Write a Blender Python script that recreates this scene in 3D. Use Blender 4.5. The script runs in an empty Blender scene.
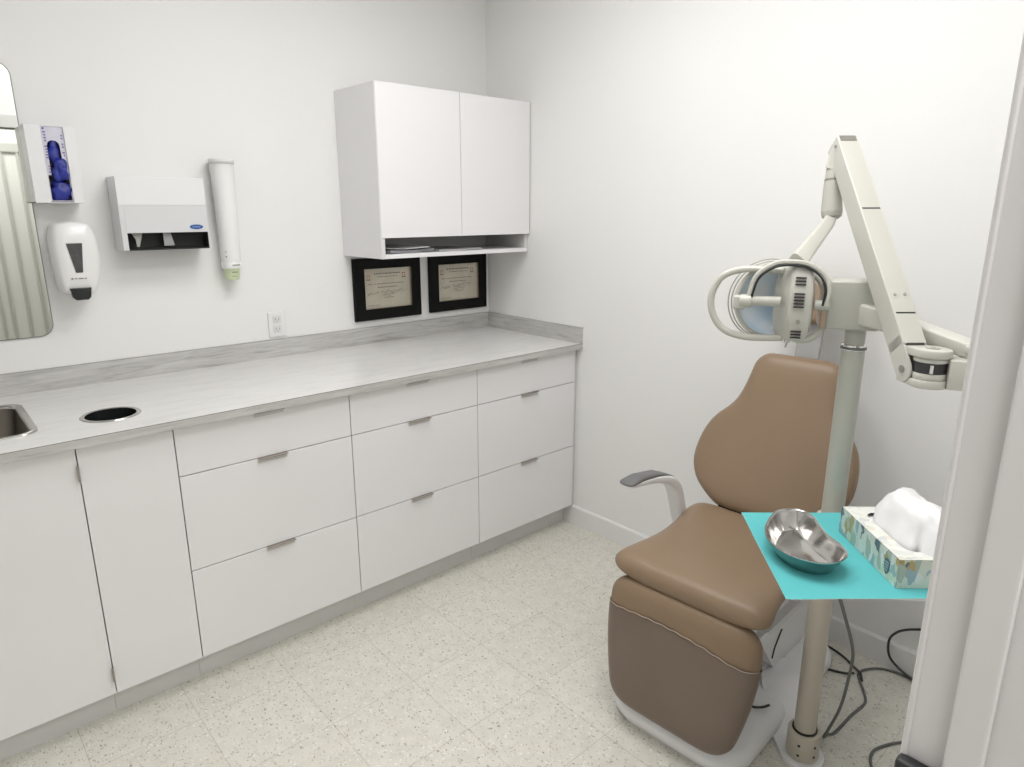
import bpy, bmesh, math, random
from mathutils import Vector, Matrix, noise
random.seed(7)
PI = math.pi
COL = bpy.context.scene.collection
V = Vector

# ------------------------------------------------------------------ materials
def new_mat(name):
    m = bpy.data.materials.new(name); m.use_nodes = True
    return m, m.node_tree, m.node_tree.nodes['Principled BSDF']

def plain(name, col, rough=.5, metal=0., bump=0., bscale=200., var=0., vscale=8., coat=0., spec=None, trans=0., alpha=None, sss=0.):
    m, nt, b = new_mat(name)
    b.inputs['Base Color'].default_value = (*col, 1)
    b.inputs['Roughness'].default_value = rough
    b.inputs['Metallic'].default_value = metal
    if coat: b.inputs['Coat Weight'].default_value = coat; b.inputs['Coat Roughness'].default_value = .15
    if spec is not None: b.inputs['Specular IOR Level'].default_value = spec
    if trans: b.inputs['Transmission Weight'].default_value = trans
    if alpha is not None: b.inputs['Alpha'].default_value = alpha
    tc = nt.nodes.new('ShaderNodeTexCoord')
    if var:
        n = nt.nodes.new('ShaderNodeTexNoise'); n.inputs['Scale'].default_value = vscale; n.inputs['Detail'].default_value = 3
        r = nt.nodes.new('ShaderNodeValToRGB')
        r.color_ramp.elements[0].position = .3; r.color_ramp.elements[1].position = .7
        r.color_ramp.elements[0].color = (*[c*(1-var) for c in col], 1)
        r.color_ramp.elements[1].color = (*[min(1, c*(1+var*.5)) for c in col], 1)
        nt.links.new(tc.outputs['Object'], n.inputs['Vector']); nt.links.new(n.outputs['Fac'], r.inputs[0])
        nt.links.new(r.outputs[0], b.inputs['Base Color'])
    if bump:
        n2 = nt.nodes.new('ShaderNodeTexNoise'); n2.inputs['Scale'].default_value = bscale; n2.inputs['Detail'].default_value = 2
        bp = nt.nodes.new('ShaderNodeBump'); bp.inputs['Strength'].default_value = bump; bp.inputs['Distance'].default_value = .002
        nt.links.new(tc.outputs['Object'], n2.inputs['Vector']); nt.links.new(n2.outputs['Fac'], bp.inputs['Height'])
        nt.links.new(bp.outputs[0], b.inputs['Normal'])
    return m

WALL = plain('wall_paint', (.82, .82, .805), .75, bump=.15, bscale=350, var=.012, vscale=2)
CEIL = plain('ceiling_paint', (.85, .85, .84), .9, bump=.2, bscale=80)
TRIMM = plain('trim_paint', (.66, .645, .64), .45, bump=.05, bscale=60, var=.02, vscale=5)
BASEM = plain('baseboard_paint', (.80, .80, .79), .4, var=.02)
CAB = plain('white_laminate', (.80, .795, .80), .42, var=.01, vscale=3)
CABD = plain('cabinet_shadow_gap', (.10, .10, .10), .8)
CARC = plain('carcass_white', (.66, .66, .64), .5)
KICK = plain('toe_kick_laminate', (.70, .70, .68), .45, var=.03, vscale=3)
TAN = plain('tan_vinyl', (.262, .184, .118), .38, bump=.10, bscale=500, var=.04, vscale=4, spec=.4)
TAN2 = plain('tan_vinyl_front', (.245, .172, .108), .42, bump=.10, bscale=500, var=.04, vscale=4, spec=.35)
PLAST = plain('clear_cover_over_tan', (.168, .124, .094), .30, bump=.3, bscale=9, var=.06, vscale=5, spec=.5)
FILM = plain('film_edge', (.42, .36, .30), .15)
IVORY = plain('ivory_enamel', (.53, .525, .47), .35, var=.02, coat=.2)
IVORY2 = plain('ivory_enamel_grey', (.46, .46, .41), .38, var=.02)
POLEM = plain('pole_beige_enamel', (.55, .505, .42), .35, var=.02, coat=.15)
POLEG = plain('pole_grey_beige', (.45, .455, .40), .33, var=.02, coat=.15)
BRONZE = plain('bronze_end_cap', (.27, .255, .23), .4, metal=.3)
SLOT = plain('dark_slot', (.03, .03, .03), .6)
BOWL = plain('dark_steel_bowl', (.17, .15, .13), .28, metal=.9)
CHROME = plain('chrome', (.75, .75, .75), .08, metal=1.)
STEEL = plain('stainless', (.50, .485, .47), .17, metal=1., bump=.05, bscale=40)
STEELB = plain('brushed_steel_pull', (.30, .27, .24), .45, metal=.3)
PULLP = plain('pull_plate_pale', (.62, .61, .59), .4, metal=.0)
BLACKR = plain('black_rubber', (.010, .012, .012), .5)
BLACKG = plain('black_gloss', (.015, .017, .017), .25)
BLACKF = plain('black_frame', (.005, .005, .005), .6, spec=.15)
GREYCORD = plain('grey_cord', (.13, .135, .13), .55)
DCORD = plain('dark_cord', (.035, .037, .035), .5)
CHW = plain('chair_white_plastic', (.78, .785, .79), .38, var=.03, vscale=5)
CHW2 = plain('chair_white_steel', (.84, .845, .85), .35, var=.02)
ARMG = plain('arm_pad_grey', (.15, .15, .152), .5, bump=.1)
TEAL = plain('turquoise_paper', (.105, .50, .515), .75, bump=.12, bscale=60, var=.03, vscale=10)
TEALE = plain('paper_edge', (.62, .76, .74), .8)
WHPL = plain('white_plastic', (.80, .80, .79), .28, coat=.3)
WHEN = plain('white_enamel', (.78, .78, .78), .3, coat=.3)
GREYEN = plain('grey_enamel', (.66, .665, .67), .32, coat=.3)
TRANSL = plain('frosted_tube', (.82, .83, .82), .25, var=.01)
CUPM = plain('cup_stack_white', (.80, .80, .78), .5)
GREENL = plain('pale_green_base', (.62, .70, .46), .35)
BLUEG = plain('blue_nitrile', (.022, .035, .30), .45, bump=.6, bscale=50, var=.45, vscale=28)
BOXV = plain('glove_box_card', (.62, .61, .70), .5, var=.10, vscale=22)
VIOLET = plain('violet_ink', (.12, .10, .30), .6)
BLUEL = plain('blue_logo', (.01, .09, .33), .3)
INK = plain('dark_ink', (.06, .06, .06), .6)
INKG = plain('grey_ink', (.22, .20, .17), .6)
REDINK = plain('red_ink', (.42, .10, .06), .6)
PARCH = plain('parchment', (.62, .58, .47), .55, var=.12, vscale=12)
PARCHB = plain('parchment_border', (.48, .38, .25), .55, var=.1, vscale=20)
PAPER = plain('white_paper', (.78, .78, .77), .8)
PAPERG = plain('grey_paper', (.22, .22, .23), .6)
TISSUE = plain('tissue_white', (.86, .86, .86), .9, bump=.2, bscale=70)
HALLM = plain('hallway_paint', (.60, .60, .56), .8)
HALLF = plain('hallway_stripe', (.42, .42, .38), .7)
GROOVE = plain('grey_shadow_line', (.28, .28, .27), .7)

def mat_floor():
    m, nt, b = new_mat('vinyl_floor_tiles')
    N = nt.nodes; L = nt.links
    b.inputs['Roughness'].default_value = .38
    tc = N.new('ShaderNodeTexCoord')
    mp = N.new('ShaderNodeMapping'); mp.inputs['Location'].default_value = (.098, .233, 0)
    L.new(tc.outputs['Object'], mp.inputs['Vector'])
    # tile seams
    br = N.new('ShaderNodeTexBrick'); br.offset = 0; br.squash = 1
    br.inputs['Scale'].default_value = 1; br.inputs['Brick Width'].default_value = .305; br.inputs['Row Height'].default_value = .305
    br.inputs['Mortar Size'].default_value = .0010; br.inputs['Mortar Smooth'].default_value = .3
    br.inputs['Color1'].default_value = (.665, .645, .575, 1); br.inputs['Color2'].default_value = (.685, .665, .60, 1)
    br.inputs['Mortar'].default_value = (.45, .43, .375, 1)
    L.new(mp.outputs[0], br.inputs['Vector'])
    # cloudy
    n = N.new('ShaderNodeTexNoise'); n.inputs['Scale'].default_value = 22; n.inputs['Detail'].default_value = 5
    L.new(tc.outputs['Object'], n.inputs['Vector'])
    r = N.new('ShaderNodeValToRGB'); r.color_ramp.elements[0].position = .35; r.color_ramp.elements[0].color = (.92, .92, .91, 1)
    r.color_ramp.elements[1].position = .65; r.color_ramp.elements[1].color = (1, 1, 1, 1)
    L.new(n.outputs['Fac'], r.inputs[0])
    mx = N.new('ShaderNodeMix'); mx.data_type = 'RGBA'; mx.blend_type = 'MULTIPLY'; mx.inputs['Factor'].default_value = 1
    L.new(br.outputs['Color'], mx.inputs['A']); L.new(r.outputs[0], mx.inputs['B'])
    last = mx.outputs['Result']
    for sc, thr, col, dens, seed in ((105, .22, (.26, .235, .20, 1), .62, 0), (165, .24, (.36, .34, .30, 1), .50, 5), (85, .20, (.44, .39, .32, 1), .55, 9), (120, .26, (.80, .79, .74, 1), .6, 14)):
        nw = N.new('ShaderNodeTexNoise'); nw.inputs['Scale'].default_value = 60
        L.new(tc.outputs['Object'], nw.inputs['Vector'])
        mp2 = N.new('ShaderNodeMapping'); mp2.inputs['Location'].default_value = (seed, seed*2, 0)
        mp2.inputs['Rotation'].default_value = (0, 0, seed*.37+.3); mp2.inputs['Scale'].default_value = (1, .55, 1)
        ad = N.new('ShaderNodeVectorMath'); ad.operation = 'MULTIPLY_ADD'; ad.inputs[1].default_value = (.02, .02, 0)
        L.new(nw.outputs['Color'], ad.inputs[0]); L.new(tc.outputs['Object'], ad.inputs[2]); L.new(ad.outputs[0], mp2.inputs['Vector'])
        v = N.new('ShaderNodeTexVoronoi'); v.inputs['Scale'].default_value = sc
        L.new(mp2.outputs[0], v.inputs['Vector'])
        lt = N.new('ShaderNodeMath'); lt.operation = 'LESS_THAN'; lt.inputs[1].default_value = thr
        L.new(v.outputs['Distance'], lt.inputs[0])
        sp = N.new('ShaderNodeSeparateColor'); L.new(v.outputs['Color'], sp.inputs[0])
        gt = N.new('ShaderNodeMath'); gt.operation = 'GREATER_THAN'; gt.inputs[1].default_value = dens
        L.new(sp.outputs[0], gt.inputs[0])
        mu = N.new('ShaderNodeMath'); mu.operation = 'MULTIPLY'; L.new(lt.outputs[0], mu.inputs[0]); L.new(gt.outputs[0], mu.inputs[1])
        m3 = N.new('ShaderNodeMath'); m3.operation = 'MULTIPLY'; m3.inputs[1].default_value = .8; L.new(mu.outputs[0], m3.inputs[0])
        q = N.new('ShaderNodeMix'); q.data_type = 'RGBA'
        L.new(m3.outputs[0], q.inputs['Factor']); L.new(last, q.inputs['A']); q.inputs['B'].default_value = col
        last = q.outputs['Result']
    L.new(last, b.inputs['Base Color'])
    return m
FLOORM = mat_floor()

def mat_counter():
    m, nt, b = new_mat('grey_wood_grain_laminate')
    N = nt.nodes; L = nt.links
    b.inputs['Roughness'].default_value = .33
    b.inputs['Coat Weight'].default_value = .12
    tc = N.new('ShaderNodeTexCoord')
    geo = N.new('ShaderNodeNewGeometry')
    # streaks run along x on the back/front, along y on the side splash
    mpx = N.new('ShaderNodeMapping'); mpx.inputs['Scale'].default_value = (5, 26, 60)
    mpy = N.new('ShaderNodeMapping'); mpy.inputs['Scale'].default_value = (26, 5, 60)
    L.new(tc.outputs['Object'], mpx.inputs['Vector']); L.new(tc.outputs['Object'], mpy.inputs['Vector'])
    sx = N.new('ShaderNodeSeparateXYZ'); L.new(geo.outputs['True Normal'], sx.inputs[0])
    ab = N.new('ShaderNodeMath'); ab.operation = 'ABSOLUTE'; L.new(sx.outputs['X'], ab.inputs[0])
    mv = N.new('ShaderNodeMix'); mv.data_type = 'VECTOR'
    L.new(ab.outputs[0], mv.inputs['Factor']); L.new(mpx.outputs[0], mv.inputs['A']); L.new(mpy.outputs[0], mv.inputs['B'])
    n = N.new('ShaderNodeTexNoise'); n.inputs['Scale'].default_value = 1.; n.inputs['Detail'].default_value = 7
    n.inputs['Roughness'].default_value = .68; n.inputs['Distortion'].default_value = .7
    L.new(mv.outputs['Result'], n.inputs['Vector'])
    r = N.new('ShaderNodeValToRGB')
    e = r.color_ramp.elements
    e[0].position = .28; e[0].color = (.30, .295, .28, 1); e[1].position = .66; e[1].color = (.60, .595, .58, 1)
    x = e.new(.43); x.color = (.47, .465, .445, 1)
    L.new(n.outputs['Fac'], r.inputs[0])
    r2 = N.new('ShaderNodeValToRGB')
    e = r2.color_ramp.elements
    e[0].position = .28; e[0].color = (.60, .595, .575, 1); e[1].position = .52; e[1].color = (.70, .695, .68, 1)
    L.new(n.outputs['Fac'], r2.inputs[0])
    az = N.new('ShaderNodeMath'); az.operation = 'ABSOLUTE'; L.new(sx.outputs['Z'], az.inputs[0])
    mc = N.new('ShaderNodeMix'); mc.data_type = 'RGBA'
    L.new(az.outputs[0], mc.inputs['Factor']); L.new(r.outputs[0], mc.inputs['A']); L.new(r2.outputs[0], mc.inputs['B'])  # glancing sheen painted in: level faces coloured lighter, upright faces darker
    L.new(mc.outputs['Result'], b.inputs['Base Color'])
    return m
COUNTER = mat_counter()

def mat_tissuebox():
    m, nt, b = new_mat('leaf_pattern_card')
    N = nt.nodes; L = nt.links
    b.inputs['Roughness'].default_value = .4
    tc = N.new('ShaderNodeTexCoord')
    mp = N.new('ShaderNodeMapping'); mp.inputs['Scale'].default_value = (1, 1, .55); mp.inputs['Rotation'].default_value = (.3, .2, .5)
    L.new(tc.outputs['Object'], mp.inputs['Vector'])
    v = N.new('ShaderNodeTexVoronoi'); v.inputs['Scale'].default_value = 62; v.distance = 'MANHATTAN'
    L.new(mp.outputs[0], v.inputs['Vector'])
    sp = N.new('ShaderNodeSeparateColor'); L.new(v.outputs['Color'], sp.inputs[0])
    r = N.new('ShaderNodeValToRGB'); r.color_ramp.interpolation = 'CONSTANT'
    e = r.color_ramp.elements
    cols = [(0, (.66, .70, .62)), (.18, (.42, .50, .44)), (.32, (.75, .77, .74)), (.48, (.34, .46, .50)), (.60, (.70, .74, .66)), (.74, (.46, .36, .16)), (.80, (.12, .18, .22)), (.87, (.60, .68, .50))]
    e[0].position = 0; e[0].color = (*cols[0][1], 1); e[1].position = cols[1][0]; e[1].color = (*cols[1][1], 1)
    for p, c in cols[2:]:
        x = e.new(p); x.color = (*c, 1)
    L.new(sp.outputs[0], r.inputs[0])
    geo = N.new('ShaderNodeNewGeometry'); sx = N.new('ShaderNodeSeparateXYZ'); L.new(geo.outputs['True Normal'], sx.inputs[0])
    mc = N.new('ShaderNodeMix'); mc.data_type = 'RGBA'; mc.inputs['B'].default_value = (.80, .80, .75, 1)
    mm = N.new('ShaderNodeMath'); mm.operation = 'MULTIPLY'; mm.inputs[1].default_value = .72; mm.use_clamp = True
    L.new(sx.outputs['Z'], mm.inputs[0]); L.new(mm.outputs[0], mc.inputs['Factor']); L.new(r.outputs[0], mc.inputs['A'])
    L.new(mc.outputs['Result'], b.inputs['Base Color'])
    return m
TBOX = mat_tissuebox()

def mat_mirror():
    m, nt, b = new_mat('mirror_glass')
    b.inputs['Base Color'].default_value = (.76, .78, .75, 1); b.inputs['Metallic'].default_value = 1; b.inputs['Roughness'].default_value = .02
    return m
MIRROR = mat_mirror()

def mat_glassdish():
    m, nt, b = new_mat('lamp_dish_reflector')
    N = nt.nodes; L = nt.links
    b.inputs['Roughness'].default_value = .15; b.inputs['Metallic'].default_value = .0
    tc = N.new('ShaderNodeTexCoord'); n = N.new('ShaderNodeTexNoise'); n.inputs['Scale'].default_value = 7
    r = N.new('ShaderNodeValToRGB'); r.color_ramp.elements[0].position = .42; r.color_ramp.elements[0].color = (.86, .885, .90, 1)
    r.color_ramp.elements[1].position = .62; r.color_ramp.elements[1].color = (.55, .71, .86, 1)
    L.new(tc.outputs['Object'], n.inputs['Vector']); L.new(n.outputs['Fac'], r.inputs[0]); L.new(r.outputs[0], b.inputs['Base Color'])
    return m
DISH = mat_glassdish()

def mat_emit(name, col, s):
    m, nt, b = new_mat(name)
    b.inputs['Base Color'].default_value = (*col, 1)
    b.inputs['Emission Color'].default_value = (*col, 1); b.inputs['Emission Strength'].default_value = s
    return m

# ------------------------------------------------------------------ geometry helpers
def obj(name, bm, mat, parent=None, smooth=False, angle=40):
    me = bpy.data.meshes.new(name); bmesh.ops.recalc_face_normals(bm, faces=bm.faces[:]) if smooth != 'raw' else None
    bm.to_mesh(me); bm.free()
    for m in (mat if isinstance(mat, (list, tuple)) else [mat]): me.materials.append(m)
    o = bpy.data.objects.new(name, me); COL.objects.link(o)
    if smooth:
        for p in me.polygons: p.use_smooth = True
        if angle < 180:
            try: me.set_sharp_from_angle(angle=math.radians(angle))
            except Exception: pass
    if parent is not None:
        o.parent = parent
        r = parent
        while r.parent: r = r.parent
        if r.type == 'EMPTY' and not r.get('local'):
            # meshes are written in world coordinates: shift them into the root's frame
            mw = Matrix.Translation(r.location) @ r.rotation_euler.to_matrix().to_4x4()
            me.transform(mw.inverted())
    return o

def tag(o, label, cat, group=None, kind=None):
    o['label'] = label; o['category'] = cat
    if group: o['group'] = group
    if kind: o['kind'] = kind
    return o

def thing(name, label, cat, loc=(0, 0, 0), rotz=0, group=None, local=False):
    o = bpy.data.objects.new(name, None); COL.objects.link(o)
    o.location = loc; o.rotation_euler = (0, 0, rotz); o.empty_display_size = .05
    if local: o['local'] = 1
    return tag(o, label, cat, group)

def struct(name, bm, mat, **k):
    o = obj(name, bm, mat, **k); o['kind'] = 'structure'; return o

def add_box(bm, x0, x1, y0, y1, z0, z1, bev=0, seg=2, M=None, mi=0):
    t = bmesh.new()
    r = bmesh.ops.create_cube(t, size=1)
    for v in t.verts:
        v.co = V(((x0+x1)/2+v.co.x*(x1-x0), (y0+y1)/2+v.co.y*(y1-y0), (z0+z1)/2+v.co.z*(z1-z0)))
    if bev: bmesh.ops.bevel(t, geom=t.edges[:], offset=bev, segments=seg, affect='EDGES', profile=.6)
    merge(bm, t, M, mi); return bm

def merge(bm, t, M=None, mi=0):
    if M is not None: bmesh.ops.transform(t, matrix=M, verts=t.verts[:])
    mp = {}
    for v in t.verts: mp[v] = bm.verts.new(v.co)
    for f in t.faces:
        try:
            g = bm.faces.new([mp[v] for v in f.verts]); g.material_index = mi if mi else f.material_index
        except ValueError: pass
    t.free()

def box(x0, x1, y0, y1, z0, z1, bev=0, seg=2, M=None):
    return add_box(bmesh.new(), x0, x1, y0, y1, z0, z1, bev, seg, M)

def frame_from(d, up=V((0, 0, 1))):
    d = V(d).normalized()
    x = V(up).cross(d)
    if x.length < 1e-4: x = V((1, 0, 0)).cross(d)
    x.normalize(); y = d.cross(x)
    return x, y, d

def add_cyl(bm, p0, p1, r0, r1=None, n=32, cap=True, bev=0, mi=0):
    if r1 is None: r1 = r0
    p0, p1 = V(p0), V(p1); x, y, d = frame_from(p1-p0)
    rings = [(p0, r0), (p1, r1)]
    if bev:
        q = bev*.3
        rings = [(p0, r0-bev), (p0+d*q, r0-q), (p0+d*bev, r0), (p1-d*bev, r1), (p1-d*q, r1-q), (p1, r1-bev)]
    vs = []
    for p, r in rings:
        vs.append([bm.verts.new(p+x*math.cos(2*PI*i/n)*r+y*math.sin(2*PI*i/n)*r) for i in range(n)])
    for a, b in zip(vs, vs[1:]):
        for i in range(n):
            f = bm.faces.new((a[i], a[(i+1) % n], b[(i+1) % n], b[i])); f.material_index = mi
    if cap:
        f = bm.faces.new(vs[0][::-1]); f.material_index = mi
        f = bm.faces.new(vs[-1]); f.material_index = mi
    return bm

def cyl(*a, **k): return add_cyl(bmesh.new(), *a, **k)

def add_lathe(bm, prof, M=None, n=48, closed=False):
    """profile of (r, z) about the z axis"""
    t = bmesh.new(); vs = []
    for r, z in prof:
        if r < 1e-6: vs.append([t.verts.new((0, 0, z))])
        else: vs.append([t.verts.new((r*math.cos(2*PI*i/n), r*math.sin(2*PI*i/n), z)) for i in range(n)])
    prs = list(zip(vs, vs[1:]))
    if closed: prs.append((vs[-1], vs[0]))
    for a, b in prs:
        for i in range(n):
            j = (i+1) % n
            if len(a) == 1 and len(b) == 1: continue
            if len(a) == 1: t.faces.new((a[0], b[j], b[i]))
            elif len(b) == 1: t.faces.new((a[i], a[j], b[0]))
            else: t.faces.new((a[i], a[j], b[j], b[i]))
    merge(bm, t, M); return bm

def smooth_path(pts, k=8):
    pts = [V(p) for p in pts]; out = []
    P = [pts[0]*2-pts[1]]+pts+[pts[-1]*2-pts[-2]]
    for i in range(1, len(P)-2):
        for s in range(k):
            t = s/k; a, b, c, d = P[i-1], P[i], P[i+1], P[i+2]
            out.append(.5*((2*b)+(c-a)*t+(2*a-5*b+4*c-d)*t*t+(3*b-a-3*c+d)*t**3))
    out.append(pts[-1]); return out

def add_sweep(bm, pts, sect, up=V((0, 0, 1)), transport=True, closed=False, mi=0):
    """sect: list of (a,b) or function(i, t) -> list"""
    pts = [V(p) for p in pts]; n = len(pts); rings = []; px = None
    for i, p in enumerate(pts):
        if closed: d = (pts[(i+1) % n]-pts[i-1]).normalized()
        else: d = (pts[min(i+1, n-1)]-pts[max(i-1, 0)]).normalized()
        if px is None or not transport:
            x, y, _ = frame_from(d, up)
        else:
            x = (px-d*px.dot(d)).normalized(); y = d.cross(x)
        px = x
        s = sect(i, i/(n-1)) if callable(sect) else sect
        rings.append([bm.verts.new(p+x*a+y*b) for a, b in s])
    m = len(rings[0])
    pr = list(zip(rings, rings[1:]))
    if closed: pr.append((rings[-1], rings[0]))
    for a, b in pr:
        for i in range(m):
            f = bm.faces.new((a[i], a[(i+1) % m], b[(i+1) % m], b[i])); f.material_index = mi
    if not closed:
        bm.faces.new(rings[0][::-1]).material_index = mi; bm.faces.new(rings[-1]).material_index = mi
    return bm

def circ(r, n=12, ry=None):
    ry = ry or r
    return [(r*math.cos(2*PI*i/n), ry*math.sin(2*PI*i/n)) for i in range(n)]

def rrect(w, h, r, n=4):
    out = []
    for cx, cy, a0 in ((w/2-r, h/2-r, 0), (-w/2+r, h/2-r, PI/2), (-w/2+r, -h/2+r, PI), (w/2-r, -h/2+r, 3*PI/2)):
        for i in range(n+1):
            a = a0+i*PI/2/n; out.append((cx+r*math.cos(a), cy+r*math.sin(a)))
    return out

def tube(pts, r, n=12, k=8, closed=False):
    P = smooth_path(pts, k) if k else pts
    return add_sweep(bmesh.new(), P, circ(r, n), closed=closed)

def extrude_poly(bm, poly, M, depth, bev=0, mi=0):
    """poly in local xy, extruded along local z 0..depth"""
    t = bmesh.new()
    a = [t.verts.new((x, y, 0)) for x, y in poly]; b = [t.verts.new((x, y, depth)) for x, y in poly]
    t.faces.new(a[::-1]); top = t.faces.new(b); n = len(poly)
    for i in range(n): t.faces.new((a[i], a[(i+1) % n], b[(i+1) % n], b[i]))
    if bev: bmesh.ops.bevel(t, geom=list(top.edges), offset=bev, segments=3, affect='EDGES', profile=.6)
    merge(bm, t, M, mi); return bm

def interp(tab, v):
    if v <= tab[0][0]: return tab[0][1]
    for (a, x), (b, y) in zip(tab, tab[1:]):
        if v <= b:
            t = (v-a)/(b-a); t = t*t*(3-2*t) if False else t
            return x+(y-x)*t
    return tab[-1][1]

def cinterp(tab, v):
    """Catmull-Rom through the table"""
    n = len(tab)
    if v <= tab[0][0]: return tab[0][1]
    if v >= tab[-1][0]: return tab[-1][1]
    for i in range(n-1):
        if v <= tab[i+1][0]:
            x0, y0 = tab[i]; x1, y1 = tab[i+1]; h = x1-x0; t = (v-x0)/h
            m0 = ((y1-tab[i-1][1])/(x1-tab[i-1][0]) if i > 0 else (y1-y0)/h)*h
            m1 = ((tab[i+2][1]-y0)/(tab[i+2][0]-x0) if i+2 < n else (y1-y0)/h)*h
            return (2*t**3-3*t*t+1)*y0+(t**3-2*t*t+t)*m0+(-2*t**3+3*t*t)*y1+(t**3-t*t)*m1

def pad(width, spine, T, nu=36, nv=44, e=5., corner=.06, L=None, side=V((0, 1, 0)), back=.5, crown=.0):
    """Upholstered pad. width(v)->half width; spine(v)->(point, normal); T thickness; rounded edges."""
    bm = bmesh.new(); F = []; B = []
    if L is None: L = sum((spine((i+1)/50)[0]-spine(i/50)[0]).length for i in range(50))
    def cs(i, n): return math.sin((i/n-.5)*PI)  # -1..1 clustered at the ends
    for j in range(nv+1):
        vv = cs(j, nv); v = (vv+1)/2
        p, nrm = spine(v); w = width(v)
        d = (1-abs(vv))*L/2              # distance to the end
        if d < corner: w = w-corner+math.sqrt(max(0, corner**2-(corner-d)**2))
        rowf = []; rowb = []
        for i in range(nu+1):
            u = cs(i, nu)
            hv = (1-abs(vv)**(e*1.6))**(1/2.2); hu = (1-abs(u)**e)**(1/2.2)
            h = hv*hu
            q = p+side*(u*w)
            rowf.append(bm.verts.new(q+nrm*(T*(1-back)*h+crown*(1-u*u))))
            rowb.append(bm.verts.new(q-nrm*(T*back*h)+nrm*crown*(1-u*u)))
        F.append(rowf); B.append(rowb)
    for j in range(nv):
        for i in range(nu):
            bm.faces.new((F[j][i], F[j][i+1], F[j+1][i+1], F[j+1][i]))
            bm.faces.new((B[j][i], B[j+1][i], B[j+1][i+1], B[j][i+1]))
    bmesh.ops.remove_doubles(bm, verts=bm.verts[:], dist=1e-5)
    return bm

def loft(bm, rings, cap=True):
    R = [[bm.verts.new(p) for p in r] for r in rings]; m = len(R[0])
    for a, b in zip(R, R[1:]):
        for i in range(m): bm.faces.new((a[i], a[(i+1) % m], b[(i+1) % m], b[i]))
    if cap: bm.faces.new(R[0][::-1]); bm.faces.new(R[-1])
    return bm

# ------------------------------------------------------------------ the room
RX0, RY0, H = -2.80, -2.695, 2.78      # left wall x, door wall inner face y, ceiling height
WT = .125
DX0, DX1, DH = -2.60, -1.601, 2.10       # door opening
HY = -4.2                               # far side of the hallway
struct('floor', box(RX0-1.2, 2.0, HY-.1, .1, -.1, 0), FLOORM)
struct('ceiling', box(RX0-1.2, 2.0, HY-.1, .1, H, H+.1), CEIL)
struct('wall_back', box(RX0-.1, .1, 0, .1, 0, H), WALL)
struct('wall_right', box(0, .1, RY0-WT, 0, 0, H), WALL)
struct('wall_left', box(RX0-.1, RX0, RY0-WT, 0, 0, H), WALL)
bm = bmesh.new()
add_box(bm, RX0, DX0, RY0-WT, RY0, 0, H)
add_box(bm, DX1, 0, RY0-WT, RY0, 0, H)
add_box(bm, DX0, DX1, RY0-WT, RY0, DH, H)
struct('wall_front', bm, WALL)
bm = bmesh.new()
add_box(bm, RX0-1.2, 2.0, HY-.1, HY, 0, H)
struct('wall_hallway', bm, HALLM)
struct('wall_hallway_end', box(1.9, 2.0, HY, RY0-WT, 0, H), HALLM)
struct('wall_hallway_start', box(RX0-1.2, RX0-1.1, HY, RY0-WT, 0, H), HALLM)
# baseboards
bm = bmesh.new()
pr = [(0, 0), (.012, 0), (.012, .092), (.008, .1), (0, .1)]
def extr(bm, prof, a, b, out):   # prof (d, z): d away from the wall along `out`, swept a->b
    a, b, out = V(a), V(b), V(out)
    A = [bm.verts.new(a+out*d+V((0, 0, z))) for d, z in prof]; B = [bm.verts.new(b+out*d+V((0, 0, z))) for d, z in prof]
    n = len(prof)
    for i in range(n): bm.faces.new((A[i], A[(i+1) % n], B[(i+1) % n], B[i]))
    bm.faces.new(A[::-1]); bm.faces.new(B)
extr(bm, pr, (0, -.60, 0), (0, RY0, 0), (-1, 0, 0))
struct('baseboard_right', bm, BASEM)
bm = bmesh.new(); extr(bm, pr, (DX1+.10, RY0, 0), (-.013, RY0, 0), (0, 1, 0)); struct('baseboard_front', bm, BASEM)

# door frame: jamb lining, stop, casing on both faces
xj = -1.618        # visible face of the jamb
bm = bmesh.new()
add_box(bm, xj, DX1, RY0-WT, RY0, 0, DH)                       # lining
add_box(bm, DX0, DX0+.016, RY0-WT, RY0, 0, DH)
add_box(bm, DX0, DX1, RY0-WT, RY0, DH, DH+.016)
# stop with softened edge (between y -2.735 and -2.765)
add_box(bm, xj-.011, xj, -2.768, -2.732, 0, DH, .004, 3)
add_box(bm, DX0+.016, DX0+.027, -2.768, -2.732, 0, DH, .004, 3)
struct('door_1', bm, TRIMM)
bm = bmesh.new()
add_box(bm, xj-.004, xj+.066, RY0, RY0+.007, 0, DH+.07, .004, 3)  # casing room side
add_box(bm, xj+.045, xj+.072, RY0, RY0+.010, 0, DH+.07, .004, 3)
add_box(bm, DX0-.07, DX0+.02, RY0, RY0+.007, 0, DH+.07, .004, 3)
add_box(bm, DX0-.07, xj+.07, RY0, RY0+.013, DH, DH+.08, .004, 3)
struct('trim_1', bm, TRIMM)
bm = bmesh.new()
add_box(bm, xj-.004, xj+.07, RY0-WT-.014, RY0-WT, 0, DH+.07, .004, 3)
add_box(bm, DX0-.07, DX0+.02, RY0-WT-.014, RY0-WT, 0, DH+.07, .004, 3)
struct('trim_2', bm, TRIMM)
# hallway door seen in the mirror
bm = bmesh.new()
for x in (-1.95, -1.84, -1.77, -1.66, -1.55, -1.47):
    add_box(bm, x, x+.018, HY, HY+.02, 0, 2.05, .003, 2)
add_box(bm, -2.1, -1.2, HY, HY+.022, 2.05, 2.12, .003, 2)
struct('trim_3', bm, HALLF)

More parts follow.
